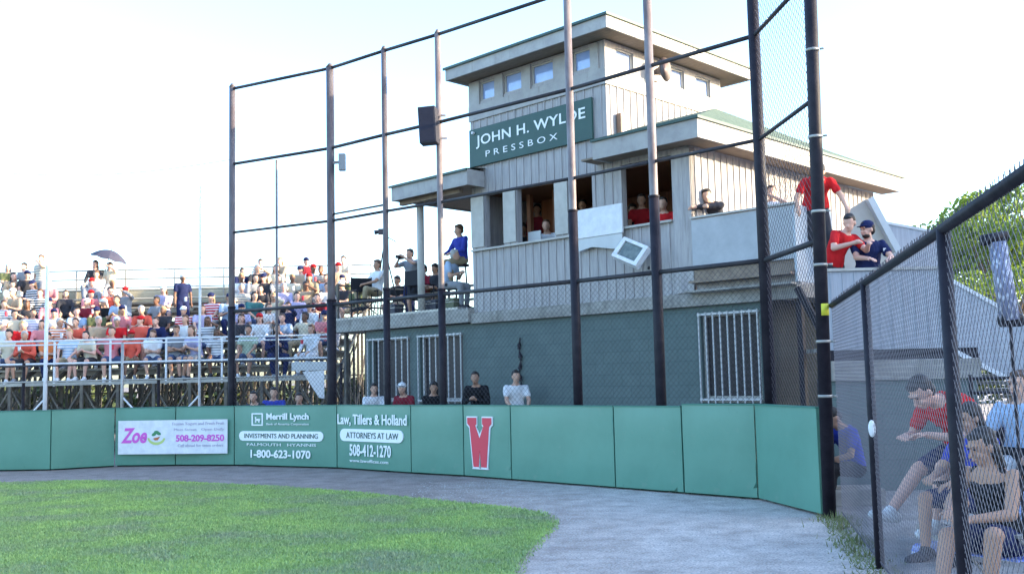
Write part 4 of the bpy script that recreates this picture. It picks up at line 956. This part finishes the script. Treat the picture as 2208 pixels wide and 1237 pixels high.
# umbrella over two spectators in the top row
p = at(238, 546, BY0+7*BDY+.1); UM = empty('umbrella', p, 'dark blue grey umbrella raised above the top row of the bleachers', 'umbrella')
UM.rotation_euler = (0, math.radians(16), 0); mb = MB(); n = 16; rings = []
for k in range(6):
    t = k/5; rings.append([V((math.cos(2*math.pi*i/n)*.55*t*(1 if i%2 == 0 else .97)+1e-4*i, math.sin(2*math.pi*i/n)*.55*t, .10-.27*t*t*(1 if i%2 else 1.12))) for i in range(n)])
vs = [q for r_ in rings for q in r_]; fs = [(k*n+i, k*n+(i+1)%n, (k+1)*n+(i+1)%n, (k+1)*n+i) for k in range(5) for i in range(n)]
mb.add(vs, fs); mb.add([q-V((0,0,.006)) for q in vs], [tuple(reversed(f)) for f in fs]); mb.build('canopy', mat('umbrella cloth', (.045,.045,.075), .8), UM)
MB().tube((0,0,-.72),(0,0,.17),.010).build('shaft', M['black'], UM)
# white net poles
for px, pt, rr_, mm, lab in ((97,572,.05,'white','short thick white pole left in front of the bleachers'),(430,345,.032,'white','tall thin white pole in front of the bleachers'),(263,738,.04,'alu','low grey frame post with a diagonal brace'),(597,345,.034,'steel','tall grey pole before the bleachers beside the white board')):
    p = at(px, 860, 23.0); t_ = at(px, pt, 23.0); E_ = empty('net_pole', (p.x, p.y, 0), lab, 'pole', 'poles in front of the bleachers')
    MB().tube((0,0,0),(0,0,t_.z),rr_,rr_*.8,n=12).build('shaft', M[mm], E_, smooth=True)
    if px in (97, 430): MB().tube((0,0,1.35),(-.75,0,.55),.02).build('brace', M['white'], E_)
    if px == 263: MB().tube((0,0,1.35),(.75,0,.55),.02).build('brace', M['white'], E_)
a_ = at(60, 752, 23.0); b_ = at(715, 740, 23)
CR = empty('crossbar', (a_.x, 23, 0), 'pale horizontal pipes joining the poles in front of the bleachers', 'pipe frame')
for py, m_ in ((737,'white'),(782,'rail'),(816,'alu')):
    z_ = at(380, py, 22.98).z; x0_ = at(-40, 740, 23).x-a_.x
    MB().tube((x0_,0,z_),(b_.x-a_.x-.0,0,z_),.02 if py > 740 else .017,n=8).build('pipe', M[m_], CR)
for px in (48, 340, 505, 735):
    x_ = at(px, 840, 23).x-a_.x; MB().tube((x_,0.05,0),(x_,.05,at(px,782,23).z),.035,n=8).build('dark_post', M['black'], CR)
# white board at the stand's end
c_ = at(672, 830, 22.2); WB = empty('white_sheet', (c_.x, 22.2, c_.z), 'bright white triangular sheet tied in front of the bleachers end', 'sheet')
MB().prism([(-.20,.30),(.28,.32),(.28,-.30),(.16,-.28)], -.01, .01).build('sheet', M['white'], WB)
MB().box(-.45,.33,.02,.04,.33,.52).build('grey_panel', M['palepanel'], WB)
# overhead cable
p0, p1 = at(-20, 372, 40), at(505, 343, 40); mb = MB(); prev = None
for k in range(13):
    t = k/12; q = p0.lerp(p1, t)-V((0,0,.35*math.sin(math.pi*t)))
    if prev: mb.tube(prev, q, .012, n=5, caps=False)
    prev = q
o = shift(mb, p0).build('overhead_cable', M['steel']); o.location = p0; tag(o, 'thin faint cable sagging across the sky on the left', 'cable')
for px, lab in ((-20,'far thin utility pole beyond the frame on the left'), (505,'far thin utility pole hidden behind the left backstop post')):
    p = at(px, 345, 40.1); e = empty('utility_pole', (p.x, 40.1, 0), lab, 'pole', 'utility poles'); MB().tube((0,0,0),(0,0,p.z+.3),.07,.05,n=8).build('shaft', M['steel'], e)
# ------------------------------------------------------------------ people behind the wall, on the platform, in the box
GW = 'people sitting behind the wall'
def behind(px, top, off, pose, lab, rz=0, **k):
    q = pl(px, 860, VV, 11.13+off); hz = at(px, top, q.y).z; sc_ = 1.0
    hh = POSES[pose]['_head'][0].z+.125
    make_person(POSES[pose], (q.x, q.y, hz-hh), rz, lab, group=GW, **k)
behind(1113, 797, 2.2, 'a', 'seated man in white shirt against the teal block wall', .2, shirt=('short','white'), pants=('trousers','khaki'))
behind(1033, 800, 2.1, 'b', 'seated person in black shirt at the corner of the teal wall', -.3, shirt=('long','black'), pants=('trousers','navy'), skin=1)
behind(806, 826, 2.2, 'a', 'person in white shirt sitting below the left barred window', .3, shirt=('short','white'))
behind(880, 824, 2.0, 'b', 'person in maroon top with white cap below the barred windows', -.5, shirt=('long','maroon'), cap='white')
behind(935, 822, 2.0, 'e', 'dark haired person in black top below the second barred window', .4, shirt=('short','black'), skin=1, hair=('long','dark'))
def at_(px, top, Y, pose, lab, rz=0, **k):
    q = at(px, top, Y); make_person(POSES[pose], (q.x, Y, q.z-POSES[pose]['_head'][0].z-.125), rz, lab, group=GW, **k)
at_(590, 834, 21.5, 'a', 'person in bright blue shirt behind the wall under the white board', .2, shirt=('short','blue'))
at_(556, 842, 21.5, 'b', 'dark haired person in charcoal shirt behind the wall beside the blue shirt', -.2, shirt=('short','charcoal'))
at_(645, 846, 22, 'a', 'person in red shirt low behind the wall below the white sheet', .1, shirt=('short','red'))
FL3 = 3.05
def onb(px, v, py=620): p = pl(px, py, VV, CC+v); return V((p.x, p.y, FL3))
GP = 'people on the camera platform'
def stool(loc, h, lab):
    e = empty('stool', loc, lab, 'stool', 'stools on the platform'); MB().tube((0,0,h-.04),(0,0,h),.17,n=16).build('seat', M['black'], e)
    for k in range(4):
        a = math.pi/4+k*math.pi/2; MB().tube((math.cos(a)*.2,math.sin(a)*.2,0),(math.cos(a)*.12,math.sin(a)*.12,h-.04),.014).build('leg', M['black'], e)
    MB().tube((-.17,0,.22),(.17,0,.22),.01).tube((0,-.17,.22),(0,.17,.22),.01).build('footrest', M['alu'], e)
mp1 = person_meshes(dict(pelvis=(0,0,.86), s1=(0,.05,1), s2=(0,-.15,1), hands=((-.12,-.36,.98),(.14,-.34,.98)), feet=((-.14,-.36,.36),(.14,-.38,.36)), kp=((-.2,-1,.6),(.2,-1,.6)), face=(-.5,-1,-.1), tops=('long',), bottoms=('trousers',)), .02)
p = onb(996, .7); make_person(mp1, p+V((0,0,.24)), -.9, 'man in bright blue jacket and khaki trousers on a high stool on the platform', ('long','blue'), ('trousers','khaki'), ('short','brown'), None, 0, GP); stool(p, 1.0, 'high black stool under the man in the blue jacket')
mp2 = person_meshes(dict(pelvis=(0,0,.93), s1=(0,.08,1), s2=(0,-.2,1), hands=((-.10,-.36,1.42),(.10,-.40,1.46)), feet=((-.13,.05,.09),(.13,-.12,.09)), face=(-.1,-1,.0), tops=('short','long'), bottoms=('trousers',), fat=1.15), .02)
p = onb(888, 1.6); pc_ = V(p); make_person(mp2, p, -.6, 'camera operator in grey shirt holding up a camera on the platform', ('short','grey'), ('trousers','navy'), ('short','dark'), None, 0, GP, 1.0)
mp3 = person_meshes(dict(pelvis=(0,0,.55), s1=(0,.15,1), s2=(0,0,1), hands=((-.16,-.34,.75),(.12,-.38,.72)), feet=((-.18,-.42,.18),(.15,-.44,.18)), kp=((-.3,-.6,1),(.3,-.6,1)), tops=('short',), bottoms=('trousers',)), .02)
p = onb(812, .7); make_person(mp3, p+V((0,0,.08)), -.9, 'seated man in pale shirt with raised knees on the platform', ('short','white'), ('trousers','khaki'), ('short','brown'), None, 1, GP)
mp3b = POSES['e']
for px, v_, c_, lab in ((915, 1.2,'maroon','person in maroon top seated low beside the support column'),(940,1.3,'charcoal','person in charcoal top seated low on the platform right of the column'),(948,2.2,'black','person in black top seated behind the others on the camera platform'),(858,2.3,'black','person in black top seated behind the tripod on the camera platform'),(768,2.6,'olive','person in olive shirt seated at the far railing of the platform')):
    p = onb(px, v_); make_person(POSES['e'], p-V((0,0,.05)), -.5, lab, ('short', c_), ('shorts','khaki'), ('short','dark'), None, 1, GP, .95)
p = onb(962, .3); make_person(POSES['b'], p, 1.2, 'person in pale blue shirt bent forward below the blue jacket', ('short','light blue'), ('trousers','grey'), ('short','grey'), None, 0, GP)
# director's chair, rucksack, low boxes, tripod
def dchair(loc, rz, lab):
    e = empty('folding_chair', loc, lab, 'chair', rz=rz); MB().box(-.24,.24,-.2,.2,.42,.44).build('seat', M['blackcloth'], e); MB().box(-.24,.24,.2,.22,.62,.95).build('backrest', M['blackcloth'], e)
    for sx in (-1,1):
        MB().tube((sx*.25,.21,0),(sx*.25,.21,.97),.014).build('leg', M['black'], e); MB().tube((sx*.25,-.2,0),(sx*.25,-.2,.62),.014).build('leg', M['black'], e); MB().box(sx*.25-.025,sx*.25+.025,-.22,.22,.62,.64).build('armrest', M['black'], e)
    MB().tube((-.25,-.2,.05),(.25,-.2,.42),.012).tube((.25,-.2,.05),(-.25,-.2,.42),.012).build('cross_brace', M['black'], e); return e
dchair(onb(786, .25), .5, 'black canvas folding chair at the platform corner')
dchair(onb(905, .5), 2.3, 'black folding chair beside the platform column')
RK = empty('rucksack', onb(893, .9)+V((0,0,.45)), 'dark rucksack hung behind the camera operator', 'bag')
m_ = MB().ell((0,0,.15),.17,.13,.26).ell((0,-.1,.05),.12,.08,.14); bagm = fuse(m_, .02, 2, .008); c = bpy.data.objects.new('pack', bagm); col.objects.link(c); c.parent = RK; c.material_slots[0].link='OBJECT'; c.material_slots[0].material = M['blackcloth']
MB().tube((-.08,-.12,.38),(-.08,-.15,-.05),.014).tube((.08,-.12,.38),(.08,-.15,-.05),.014).build('strap', M['black'], RK)
for px, v_, s, lab in ((850,.3,.34,'small dark equipment case near the platform edge'),(935,.25,.40,'low black equipment case right of the column foot'),(975,.3,.36,'olive equipment case under the platform stool')):
    e = empty('equipment_case', onb(px, v_), lab, 'case', 'equipment cases on the platform', rz=-TH); m_ = M['charcoal'] if s != .36 else mat('olive case', (.1,.11,.06), .7)
    MB().box(-s/2,s/2,-.13,.13,.0,.24).build('shell', m_, e, bevel=.02); MB().box(-s/2-.004,s/2+.004,-.134,.134,.15,.165).build('lid_seam', M['alu'], e); MB().tube((-.06,-.14,.2),(.06,-.14,.2),.01).build('handle', M['alu'], e)
p = onb(829, 1.2); TR = empty('camera_tripod', p, 'tall tripod carrying a video camera and lamp on the platform', 'tripod'); hz = at(829, 505, p.y).z-FL3
for k in range(3):
    a = k*2.09+.4; MB().tube((math.cos(a)*.42,math.sin(a)*.42,0),(0,0,hz-.25),.016).build('leg', M['black'], TR)
MB().tube((0,0,hz-.5),(0,0,hz),.03,n=10).build('column', M['alu'], TR)
MB().box(-.13,.07,-.07,.07,hz,hz+.13).tube((-.13,0,hz+.06),(-.23,0,hz+.05),.045,.055,n=12).build('video_camera', M['charcoal'], TR)
MB().box(.02,.12,-.05,.05,hz+.16,hz+.26).tube((.05,0,hz+.12),(.05,0,hz+.17),.01).build('lamp_head', M['white'], TR)
MB().tube((0,0,hz-.02),(.32,-.2,hz-.22),.01).build('pan_handle', M['black'], TR)
hcam = empty('camera', pc_+V((-.22,-.32,1.47)), 'black camera held up by the operator on the platform', 'camera', rz=-.6)
MB().box(-.07,.07,-.04,.04,-.05,.05).build('camera_body', M['charcoal'], hcam, bevel=.006); MB().tube((0,-.04,0),(0,-.16,0),.035,.04,n=12).build('lens', M['black'], hcam)
# inside the press box
GB = 'people inside the press box'
def inb(px, py_top, v, pose, lab, rz, **k):
    p = pl(px, 500, VV, CC+v); zt_ = at(px, py_top, p.y).z; hh = POSES[pose]['_head'][0].z+.125
    make_person(POSES[pose], (p.x, p.y, zt_-hh), rz, lab, group=GB, **k)
inb(1186, 476, .75, 'b', 'person in white shirt leaning at the second press box opening', -.4, shirt=('short','white'), hair=('short','brown'))
inb(1128, 482, 1.0, 'e', 'dark figure with headphones in the second press box opening', .1, shirt=('long','black'), skin=2)
inb(1160, 440, 1.6, 's', 'standing person in brown light deep inside the second opening', -.3, shirt=('long','maroon'), skin=1)
inb(1258, 430, 1.3, 's', 'dark clothed person standing behind the narrow third opening', -.3, shirt=('long','charcoal'), skin=1)
inb(1386, 418, .8, 'a', 'person in dark red shirt at left of the wide press box opening', -.3, shirt=('short','dark red'), skin=1)
inb(1440, 428, .6, 'b', 'person in red shirt leaning at right of the wide press box opening', -.5, shirt=('short','red'), skin=0)
inb(1365, 440, 1.4, 'e', 'shadowy person seated deep inside the wide press box opening', .3, shirt=('long','black'), skin=1)
LP = empty('laptop', bw(bpos(1150, 515, .25)[0], .3, 4.195), 'pale open laptop on the press box counter', 'laptop', rz=-TH)
MB().box(-.17,.17,-.02,.0,.02,.24).build('screen', M['palepanel'], LP, bevel=.004); MB().box(-.17,.17,.0,.22,0,.015).build('keyboard', M['alu'], LP)
# right deck
lean = person_meshes(dict(pelvis=(0,.36,.90), s1=(0,-.55,1), s2=(0,-1.0,.8), hands=((.10,-.40,1.17),(-.06,-.42,1.17)), ep=((-1,-.2,0),(1,-.2,0)), feet=((-.12,.42,.09),(.12,.55,.09)), face=(.35,-1,-.15), hup=(0,-.2,1), grip=((.8,-.3,0),(-.8,-.3,0)), tops=('long','short'), bottoms=('trousers',)), .016, True if False else False)
def dk(px, v): p = pl(px, 450, VV, CC+v); return V((p.x, p.y, 2.93))
p = dk(1528, .42); make_person(lean, V((p.x, p.y, at(1528, 409, p.y).z-lean['_head'][0].z-.12)), -TH*.8, 'dark haired man in charcoal sweater leaning his arms on the deck parapet', ('long','charcoal'), ('trousers','denim'), ('short','dark'), None, 0, 'people on the right deck')
p = dk(1665, .9); make_person(POSES['t'], V((p.x, p.y, at(1665, 400, p.y).z-POSES['t']['_head'][0].z-.12)), -.6, 'person in white shirt half hidden behind the deck parapet', ('short','white'), ('trousers','navy'), ('short','brown'), None, 0, 'people on the right deck')
# people on the landing
bk = person_meshes(dict(pelvis=(0,0,.93), s1=(0,-.35,1), s2=(0,-1.1,.8), hands=((-.34,-.45,.85),(.34,-.48,.85)), feet=((-.13,.1,.09),(.13,-.05,.09)), face=(0,-1,-1.1), hup=(0,-1,.6), tops=('short',), bottoms=('trousers',), fat=1.12), .016)
p = at(1763, 372, 15.2); make_person(bk, (p.x, p.y+.2, p.z-1.47), -.1, 'large person in bright red shirt bending over behind the thick pole', ('short','red'), ('trousers','charcoal'), ('short','dark'), None, 0, 'people on the stair landing', 1.03, shoes='charcoal')
rd = person_meshes(dict(pelvis=(0,.1,.93), s1=(.1,-.4,1), s2=(.15,-.8,1), hands=((-.16,-.46,1.16),(.10,-.50,1.14)), feet=((-.12,.15,.09),(.12,.2,.09)), face=(-.9,-.5,-.4), tops=('short',), bottoms=('trousers',)), .014)
p = at(1800, 470, 14.0); make_person(rd, (p.x, p.y, p.z-rd['_head'][0].z-.1), .45, 'person in red shirt leaning on the landing rail beside the thick pole', ('short','red'), ('trousers','charcoal'), ('short','dark'), None, 3, 'people on the stair landing')
nv = person_meshes(dict(pelvis=(0,.05,.93), s1=(0,-.1,1), s2=(0,-.3,1), hands=((-.12,-.46,1.12),(.16,-.44,1.10)), feet=((-.12,.1,.09),(.12,.1,.09)), face=(-1,-.55,-.12), tops=('short',), bottoms=('trousers',), fat=1.08, vox=.0085), .014, True)
p = at(1868, 476, 14.05); nvp = make_person(nv, (p.x, p.y, p.z-nv['_head'][0].z-.14), -.1, 'bearded man in navy shirt and dark cap looking left from the landing', ('short','navy'), ('trousers','charcoal'), ('short','dark'), 'navy', 3, 'people on the stair landing')
hc, HQ = nv['_head']; m = MB(); H_ = lambda x, y, z: hc+HQ @ V((x,y,z)); m.ell(H_(0,-.032,-.082), .055, .060, .045, HQ); bd = fuse(m, .01, 2, .004)
c = bpy.data.objects.new('beard', bd); col.objects.link(c); c.parent = nvp; c.material_slots[0].link = 'OBJECT'; c.material_slots[0].material = HAIR['dark']
mb = MB(); m2 = [(.08,-.16),(0,0)]
MB().box(-.02,.02,0,.003,-.02,.02).build('shirt_emblem', M['white'], nvp).location = (.185,-.17,1.27)
TP = empty('snack_tray', at(1838, 596, 13.95), 'small tray of colourful snacks on the landing rail', 'tray'); 
MB().box(-.16,.16,-.08,.08,0,.03).build('tray', M['white'], TP)
for k in range(6): MB().ell((-.12+.05*k,0,.045),.03,.03,.022).build('snack', M[('orange','lime','red')[k%3]], TP)
# ------------------------------------------------------------------ people sitting by the near fence
GN = 'people sitting outside the near fence'
def lawnchair(loc, rz, lab, webm, fr=M['alu']):
    e = empty('lawn_chair', loc, lab, 'chair', 'folding lawn chairs', rz=rz)
    MB().box(-.25,.25,-.25,.22,.40,.415).build('seat', webm, e); mb = MB(); mb.prism([(-.25,0),(.25,0),(.25,.5),(-.25,.5)], 0, .015)
    o = mb.build('backrest', webm, e); o.location = (0,.235,.42); o.rotation_euler = (math.radians(-14),0,0)
    for sx in (-1,1):
        MB().tube((sx*.27,-.28,.0),(sx*.27,.22,.60),.012).tube((sx*.27,.3,0),(sx*.27,-.25,.60),.012).build('leg_frame', fr, e)
        MB().tube((sx*.27,.22,.40),(sx*.27,.38,.95),.012).build('back_tube', fr, e); MB().box(sx*.27-.025,sx*.27+.025,-.28,.24,.605,.63).build('armrest', fr, e)
    MB().tube((-.27,-.28,.01),(.27,-.28,.01),.012).tube((-.27,.3,.01),(.27,.3,.01),.012).build('foot_bar', fr, e); return e
def npers(P, px, pytop, hh, Y, rz, lab, **k):
    m = person_meshes(P, .014, True); hh = (m['_head'][0].z+.125)*k.get('scale', 1); p = at(px, pytop, Y); loc = V((p.x, Y, max(p.z-hh, 0))); print('near', lab[:30], round(p.z,2), 'base', round(p.z-hh,2)); return make_person(m, loc, rz, lab, group=GN, **k), m, loc
# A: red shirt, seated, facing left, legs stretched out to the left
Y1 = 9.6
PA = dict(pelvis=(0,0,.62), s1=(0,-.3,1), s2=(0,-1,.6), hands=((-.16,-.46,.72),(.16,-.50,.74)), feet=((-.10,-.70,.16),(.14,-.50,.09)), kp=((-.2,-.3,1),(.2,-.5,1)), face=(0,-1,-.9), hup=(0,-1,.7), tops=('short',), bottoms=('shorts',), fd=((-.1,-1,.25),(.1,-1,-.1)), fat=1.2)
o, m, loc = npers(PA, 2082, 808, 1.30, 9.3, -1.25, 'heavy set person in bright red shirt hunched forward with bare legs', shirt=('short','red'), pants=('shorts','navy'), hair=('short','dark'), skin=3, scale=1.18, shoes='white')
lawnchair((loc.x+.02, loc.y+.02, loc.z+.02), -1.25, 'folding chair under the person in the red shirt', M['blackcloth'], M['black'])
MB().box(-.5,.4,-.35,.35,0,max(.1,loc.z)).build('concrete_step', M['conc'], None, bevel=.01); o = bpy.data.objects['concrete_step']; o.location = (loc.x+.1, loc.y+.02, 0.0); tag(o, 'low concrete step under the red shirted person', 'step')
# B: blue shirt, dark hair, seated
PBp = dict(pelvis=(0,0,.52), s1=(0,.1,1), s2=(0,-.2,1), hands=((-.14,-.36,.68),(.14,-.40,.66)), feet=((-.12,-.50,.09),(.14,-.44,.09)), kp=((-.25,-.4,1),(.25,-.4,1)), face=(-.1,-1,-.3), fem=1, tops=('short',), bottoms=('shorts',))
o, m, loc = npers(PBp, 2100, 868, 1.33, 8.5, -1.2, 'dark haired person in bright blue shirt seated behind the black fence post', shirt=('short','blue'), pants=('shorts','navy'), hair=('long','dark'), skin=1)
lawnchair((loc.x+.06, loc.y+.02, 0), -1.2, 'folding chair under the person in the blue shirt', M['blackcloth'], M['black'])
# C: woman in black tank top, seated, facing left
PCp = dict(pelvis=(0,0,.42), s1=(0,.08,1), s2=(0,-.35,1), hands=((-.05,-.46,.64),(.10,-.42,.60)), feet=((-.06,-.60,.09),(.16,-.40,.09)), kp=((-.1,-.4,1),(.25,-.4,1)), face=(-.35,-1,-.35), fem=1, tops=('tank',), bottoms=('shorts',))
o, m, loc = npers(PCp, 2138, 938, 1.36, 7.0, -1.0, 'dark haired woman in black sleeveless top seated in a blue webbed chair', shirt=('tank','black'), pants=('shorts','navy'), hair=('long','dark'), skin=1)
LC = lawnchair((loc.x+.05, loc.y+.03, 0), -1.0, 'blue and white webbed folding chair under the woman in black', M['bluep']); LC.scale = (.95, .95, .78)
# D: right edge, white and blue shirt
PDp = dict(pelvis=(0,0,.62), s1=(0,.08,1), s2=(0,-.08,1), hands=((-.16,-.34,.72),(.16,-.34,.72)), feet=((-.12,-.50,.12),(.14,-.44,.12)), kp=((-.25,-.4,1),(.25,-.4,1)), face=(-.3,-1,0), tops=('short',), bottoms=('trousers',), vox=.009)
o, m, loc = npers(PDp, 2198, 798, 1.46, 8.7, -.75, 'person in pale blue shirt seated at the very right edge', shirt=('short','light blue'), pants=('trousers','white'), hair=('short','brown'), skin=0)
lawnchair((loc.x+.06, loc.y+.04, .08), -.75, 'pale folding chair at the very right edge', M['bluep'])
# E: blue figure behind the wall end
PEp = dict(pelvis=(0,0,.50), s1=(0,-.1,1), s2=(0,-.5,1), hands=((-.1,-.4,.60),(.12,-.4,.60)), feet=((-.12,-.40,.09),(.14,-.44,.09)), kp=((-.25,-.4,1),(.25,-.4,1)), face=(0,-1,-.9), hup=(0,-1,.7), tops=('short',), bottoms=('trousers',))
me_ = person_meshes(PEp, .02); p = at(1803, 918, 12.0); make_person(me_, (p.x+.18, 12.0, -.05), -1.3, 'person in bright blue shirt crouched behind the end of the wall', ('short','blue'), ('trousers','black'), ('short','dark'), None, 1, GN, shoes='black')
# cooler bag and shoes
CB = empty('blue_bag', gz(2005, 1200), 'blue and white striped cloth bag lying by the fence foot', 'bag', rz=.8); m = MB(); m.cap((-.2,0,.07),.07,(.2,0,.06),.055); bm_ = fuse(m, .012, 2, .008)
c = bpy.data.objects.new('bag_body', bm_); col.objects.link(c); c.parent = CB; c.material_slots[0].link='OBJECT'; c.material_slots[0].material = M['bluep']
MB().tube((-.12,0,.13),(0,.05,.2),.01).tube((0,.05,.2),(.12,0,.12),.01).build('handle', M['white'], CB)
relink()
def striped(c, c2, sc_):
    k = c+' striped cloth'
    if k in MATS: return MATS[k]
    m = mat(k, CL[c], .9, spec=.15); nt = m.node_tree; N = nt.nodes; L = nt.links; tc = N.new('ShaderNodeTexCoord'); wv = N.new('ShaderNodeTexWave'); wv.bands_direction = 'Z'; wv.inputs['Scale'].default_value = sc_; wv.inputs['Distortion'].default_value = .4
    L.new(tc.outputs['Object'], wv.inputs[0]); r = N.new('ShaderNodeValToRGB'); r.color_ramp.interpolation = 'CONSTANT'; r.color_ramp.elements[1].position = .62
    r.color_ramp.elements[0].color = (*CL[c], 1); r.color_ramp.elements[1].color = (*CL[c2], 1); L.new(wv.outputs['Fac'], r.inputs[0]); L.new(r.outputs[0], N['Principled BSDF'].inputs['Base Color']); return m
ppl = [o for o in col.objects if o.name.startswith('person') and o.get('group') == G]
for i, o in enumerate(ppl):
    sh_ = [c for c in children(o) if c.name.startswith('shirt')]
    if not sh_: continue
    s_ = sh_[0]; hz_ = 1.0
    if i % 7 == 3: 
        nm = s_.material_slots[0].material.name.replace(' cloth', '')
        if nm in CL: s_.material_slots[0].material = striped(nm, 'white' if nm not in ('white','cream') else 'grey', 4.5)
    if i % 4 == 1:
        e = MB().tube((-.02,-.40,.80),(-.02,-.40,.92),.032,.040,n=10).build('drink_cup', M['white' if i % 8 == 1 else 'red'], None)
        e.location = o.location + Matrix.Rotation(o.rotation_euler.z, 3, 'Z') @ V((0, 0, 0)); e.rotation_euler = o.rotation_euler
        tag(e, ('white' if i % 8 == 1 else 'red')+' cup held by the '+LABS[o.name], 'cup', 'drink cups in the bleachers')
# ------------------------------------------------------------------ trees, hedge, added sun blocker
def tree(loc, H, Rr, cz, label, seed, c1, c2, group=None, leaves=9000, leaf=.10):
    T_ = empty('tree', loc, label, 'tree', group); R = random.Random(seed); mb = MB()
    mb.cap((0,0,-.1), .2, (0,0,cz-.5*Rr), .13)
    cl = []
    for k in range(34):
        a = R.uniform(0,6.28); e = R.uniform(-.6,1.2); r_ = Rr*R.uniform(.35,1.12); c = V((math.cos(a)*math.cos(e)*r_, math.sin(a)*math.cos(e)*r_, cz+math.sin(e)*r_*(H-cz)/Rr)); cl.append((c, Rr*R.uniform(.12,.32)))
        if k < 12:
            m_ = V((c.x*.4, c.y*.4, cz-.3*Rr+.3*(c.z-cz))); mb.cap((0,0,cz-.7*Rr), .09, m_, .05, 7); mb.cap(m_, .05, c, .02, 6)
    mb.build('trunk', mat('bark', (.10,.075,.055), .9, c2=(.16,.12,.09), s1=9, bump=.4), T_, smooth=True)
    rs = np.random.RandomState(seed); vs = []; fs = []
    for i in range(leaves):
        c, r_ = cl[rs.randint(len(cl))]; d = V(rs.normal(0, 1, 3)).normalized(); p = c+d*(r_*rs.rand()**.35); n_ = V(rs.normal(0,1,3)).normalized(); t_ = n_.orthogonal().normalized(); b_ = n_.cross(t_); s = leaf*rs.uniform(.5, 1.2); o_ = len(vs)
        vs += [p-t_*s, p+b_*s*.5, p+t_*s, p-b_*s*.5]; fs.append((o_,o_+1,o_+2,o_+3))
    me = bpy.data.meshes.new('crown'); me.from_pydata([tuple(q) for q in vs], [], fs); m = mat('leaves '+str(c1), c1, .65, c2=c2, s1=.9, detail=3, spec=.3)
    nt = m.node_tree
    if 'tr' not in nt.nodes:
        tr = nt.nodes.new('ShaderNodeBsdfTranslucent'); tr.name = 'tr'; tr.inputs[0].default_value = (c2[0]*1.4, c2[1]*1.5, c2[2], 1); mx = nt.nodes.new('ShaderNodeMixShader'); mx.inputs[0].default_value = .35
        nt.links.new(nt.nodes['Principled BSDF'].outputs[0], mx.inputs[1]); nt.links.new(tr.outputs[0], mx.inputs[2]); nt.links.new(mx.outputs[0], nt.nodes['Material Output'].inputs[0])
    me.materials.append(m); link('crown', me, T_); return T_
g1, g2 = (.09,.14,.03), (.20,.27,.05)
p = at(2165, 560, 34); tree((p.x, 34, 0), 7.6, 3.4, 5.0, 'yellow green sunlit tree rising behind the right fence', 2, g1, g2, 'trees on the right', 10000, .13)
p = at(2040, 480, 38); tree((p.x+.4, 38, 0), 6.9, 2.4, 5.0, 'smaller light green tree left of the larger one on the right', 5, g1, g2, 'trees on the right', 5000, .13)
p = at(2290, 560, 36); tree((p.x, 36, 0), 8.6, 3.2, 5.2, 'tree at the right edge partly outside the frame', 8, (.07,.12,.03), (.16,.23,.05), 'trees on the right', 10000, .12)
def hedge(x0, x1, y, h, label, seed, n=9000, leaf=.14):
    rs = np.random.RandomState(seed); vs = []; fs = []
    for i in range(n):
        x = rs.uniform(x0, x1); hh = h*(.75+.35*noise.noise(V((x*.35, seed, 0)))+.15*noise.noise(V((x*1.7, seed, 3)))); z = hh*rs.rand()**.6; p = V((x, y+rs.normal(0,.5), z)); n_ = V(rs.normal(0,1,3)).normalized(); t_ = n_.orthogonal().normalized(); b_ = n_.cross(t_); s = leaf*rs.uniform(.5,1.3); o_ = len(vs)
        vs += [p-t_*s, p+b_*s*.6, p+t_*s, p-b_*s*.6]; fs.append((o_,o_+1,o_+2,o_+3))
    c_ = V(((x0+x1)/2, y, 0)); me = bpy.data.meshes.new('hedge'); me.from_pydata([tuple(V(q)-c_) for q in vs], [], fs); me.materials.append(mat('hedge leaves', (.035,.055,.02), .7, c2=(.08,.11,.04), s1=.8)); o = link('hedge', me); o.location = c_; tag(o, label, 'hedge'); return o
hedge(-26, 2, 34.5, 2.1, 'dark hedge behind the bleacher understructure', 3, 14000)
hedge(8, 40, 44, 2.6, 'low hedge beyond the stair on the right', 6, 8000, .18)
SB = empty('school_building', (24, -32, 0), 'long brick building off the right side of the field', 'building')  # unseen, added to keep the low sun off field and lower walls
brick = block_mat('red brick', (.22,.08,.05), (.28,.11,.07), (.35,.33,.3), .22, .075)
MB().box(0, 9, 0, 48.3, 0, 8.5).build('wall', brick, SB); MB().box(-.15, 9.15, -.15, 48.4, 8.505, 8.7).build('roof', M['fascia'], SB)
for k in range(14):
    for z in (1.2, 4.8): 
        o = MB().box(-.03, -.005, 2+k*3.3, 3.6+k*3.3, z, z+1.8).build('window', M['dglass'], SB); MB().box(-.06,-.031,1.95+k*3.3,3.65+k*3.3,z-.1,z-.02).build('sill', M['conc'], o)  # windows and sills of the added, unseen sun blocker
